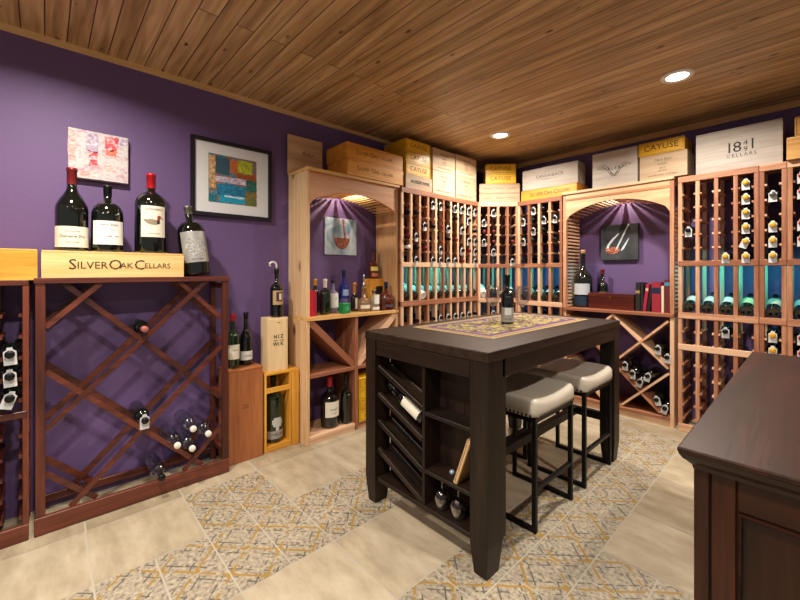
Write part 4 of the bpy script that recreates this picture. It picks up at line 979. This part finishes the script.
# bottle lying on slanted rails
sl = math.degrees(math.atan2(.138, .315))
b = bottle('wine_bottle', 'dark bottle with cream label lying on a slanted rail inside the table end', 'bottle', .036, .29, .205, .014, foil='black', foil_h=.05, lab=(.03, .15), labm=PAPER, span=170, n=24)
xr = TX+xd0-.008; zr = .46+.012+.036
b.matrix_basis = Matrix.Translation((xr-.012, TY+yf+.05, zr+.018-.0)) @ Matrix.Rotation(R(sl), 4, 'Y') @ Matrix.Rotation(R(-90), 4, 'Y') @ Matrix.Rotation(R(55), 4, 'Z')
# spiral notebook
t = thing('spiral_notebook', 'tan spiral-bound notebook leaning against the right side of the middle shelf', 'notebook', (-1.072, 1.312, .3185))
t.rotation_euler = (0, R(20), 0)
bx('cover', plain('kraft', '#b98a58', .7), t, 0, .003, .0, .085, 0, .235, 0); bx('pages', plain('cream_pages', '#d9c8a4', .8), t, .0035, .0115, .003, .082, .003, .232, 0); bx('back_cover', plain('kraft', '#b98a58', .7), t, .012, .015, .0, .085, 0, .235, 0)
m = MB()
for k in range(20): m.tube([(.0075+.011*math.cos(R(a)), .0+.009*math.sin(R(a)), .012+.0112*k) for a in range(0, 360, 45)], .0016, 5, closed=True)
m.build('spiral_binding', plain('wire_tan', '#e0b880', .4, .3), t)
o = tag(MB().lathe([(0,0),(.012,0),(.013,.012),(.006,.018),(0,.018)], 14).build('bottle_stopper', plain('stopper_blue', '#aebccb', .2, .5), None), 'tiny silvery stopper beside the notebook on the middle table shelf', 'stopper'); o.location = (-1.125, 1.365, .3185)

# ------------------------------------------------------------------ stools
LEATHER = plain('cream_leather', '#c9bfae', .34, 0, .1, .05, 25)
def stool(label, base, w=.36, l=.44, rz=0):
    t = thing('bar_stool', label, 'stool', base, rz)
    q = .022
    for sx in (0, 1):
        for sy in (0, 1):
            x = (w-q)*sx; y = (l-q)*sy
            bx('leg', METAL, t, x, x+q, y, y+q, q, .524, .002)
    for sy in (0, 1): bx('floor_runner', METAL, t, 0, w, (l-q)*sy, (l-q)*sy+q, 0, q, .002)
    for sx in (0, 1): bx('footrest', METAL, t, (w-q)*sx+.002, (w-q)*sx+q-.002, q, l-q, .19, .19+q, .002)
    m = MB()
    for a in ((0,w,0,q),(0,w,l-q,l),(0,q,q,l-q),(w-q,w,q,l-q)): m.box(a[0],a[1],a[2],a[3],.524,.546)
    m.build('seat_frame', METAL, t)
    # saddle cushion: sides curl up along the long ends
    bm = bmesh.new(); nx, ny = 20, 20; e = .012
    x0, x1, y0, y1 = -e, w+e, -e, l+e
    def top(u, v):
        z = .612 + .030*abs(2*v-1)**2.2
        return z
    # closed surface from rounded super-ellipse rings
    rings = []
    N = 64
    def ring(inset, zf):
        r = []
        for k in range(N):
            a = 2*PI*k/N; c, s = math.cos(a), math.sin(a); p = .22
            hx, hy = (x1-x0)/2-inset, (y1-y0)/2-inset
            x = (x0+x1)/2+hx*math.copysign(abs(c)**p, c); y = (y0+y1)/2+hy*math.copysign(abs(s)**p, s)
            r.append(bm.verts.new((x, y, zf(x, y))))
        return r
    vv = lambda y: (y-y0)/(y1-y0)
    rings.append(ring(.006, lambda x, y: .547)); rings.append(ring(.0, lambda x, y: .552)); rings.append(ring(-.004, lambda x, y: .574)); rings.append(ring(-.003, lambda x, y: top(0, vv(y))-.022))
    rings.append(ring(.004, lambda x, y: top(0, vv(y))-.008)); rings.append(ring(.016, lambda x, y: top(0, vv(y))-.0005))
    for ins in (.04, .07, .10, .13, .155): rings.append(ring(ins, lambda x, y, i_=ins: top(0, vv(y))+.003))
    for a_, b_ in zip(rings, rings[1:]):
        for k in range(N): f = bm.faces.new((a_[k], a_[(k+1)%N], b_[(k+1)%N], b_[k])); f.smooth = True
    bm.faces.new(rings[0][::-1]); f = bm.faces.new(rings[-1]); f.smooth = True
    mb = MB(); mb.bm.free(); mb.bm = bm; cu = mb.build('seat_cushion', LEATHER, t)
    m = MB()
    def nail(x, y, dx, dy):
        c = Vector((x, y, .558)); n = Vector((dx, dy, 0)); u = Vector((-dy, dx, 0)); z = Vector((0,0,1)); r = .0064
        tip = m.bm.verts.new(c+n*.004); rg = [m.bm.verts.new(c+r*(math.cos(2*PI*k/7)*u+math.sin(2*PI*k/7)*z)) for k in range(7)]
        for k in range(7): m.bm.faces.new((rg[k], rg[(k+1)%7], tip)).smooth = True
    k = x0+.03
    while k < x1-.025:
        nail(k, y0-.003, 0, -1); nail(k, y1+.003, 0, 1); k += .0215
    k = y0+.03
    while k < y1-.025:
        nail(x0-.003, k, -1, 0); nail(x1+.003, k, 1, 0); k += .0215
    m.build('nailhead_trim', plain('nailhead', '#2e2620', .3, .8), cu)
    return t
s1 = stool('cream saddle-seat stool nearest the table end, half under the table', (-1.255, 1.70, 0), .36, .415)
dup(s1, (-1.25, 2.265, 0), label='cream saddle-seat stool nearer the back wall, beside the far table leg')
dup(s1, (-1.652, 1.93, 0), label='cream-seated stool on the far side of the table, seen beneath the tabletop')

# ------------------------------------------------------------------ desk at right
dk = thing('sideboard', 'dark reddish-brown sideboard with moulded top at the right foreground', 'sideboard', (-.183, .905, 0))
DL, DWd = 1.32, .95
def mould(z0, z1, o0, o1):
    m.hexa([(o0,o0,z0),(DWd-o0,o0,z0),(DWd-o0,DL-o0,z0),(o0,DL-o0,z0),(o1,o1,z1),(DWd-o1,o1,z1),(DWd-o1,DL-o1,z1),(o1,DL-o1,z1)])
m = MB(); mould(.889, .9, 0.0, 0.0); m.bevel(.003, 2).build('top', DESK('y'), dk)
m = MB(); mould(.877, .8888, .008, .0015); mould(.866, .877, .02, .009); mould(.858, .866, .022, .02); m.build('moulding', DESK('x'), dk)
bx('carcass', DESK('z'), dk, .028, DWd-.028, .034, DL-.03, 0, .858)
bx('corner_post', DESK('z'), dk, .022, .046, .026, .05, 0, .858); bx('corner_post', DESK('z'), dk, DWd-.046, DWd-.022, .026, .05, 0, .858)
m = MB(); bx('stile', DESK('z'), dk, .048, .085, .028, .0338, .0, .858); bx('stile', DESK('z'), dk, DWd-.085, DWd-.048, .028, .0338, .0, .858)
bx('rail', DESK('x'), dk, .086, DWd-.086, .028, .0338, .80, .858); bx('rail', DESK('x'), dk, .086, DWd-.086, .028, .0338, 0, .10)
m = MB(); q0, q1, z0, z1 = .086, DWd-.086, .10, .80
m.tube([(q0+.004,.027,z0+.004),(q1-.004,.027,z0+.004),(q1-.004,.027,z1-.004),(q0+.004,.027,z1-.004)], .0045, 8, closed=True).build('panel_bead', DESK('x'), dk)
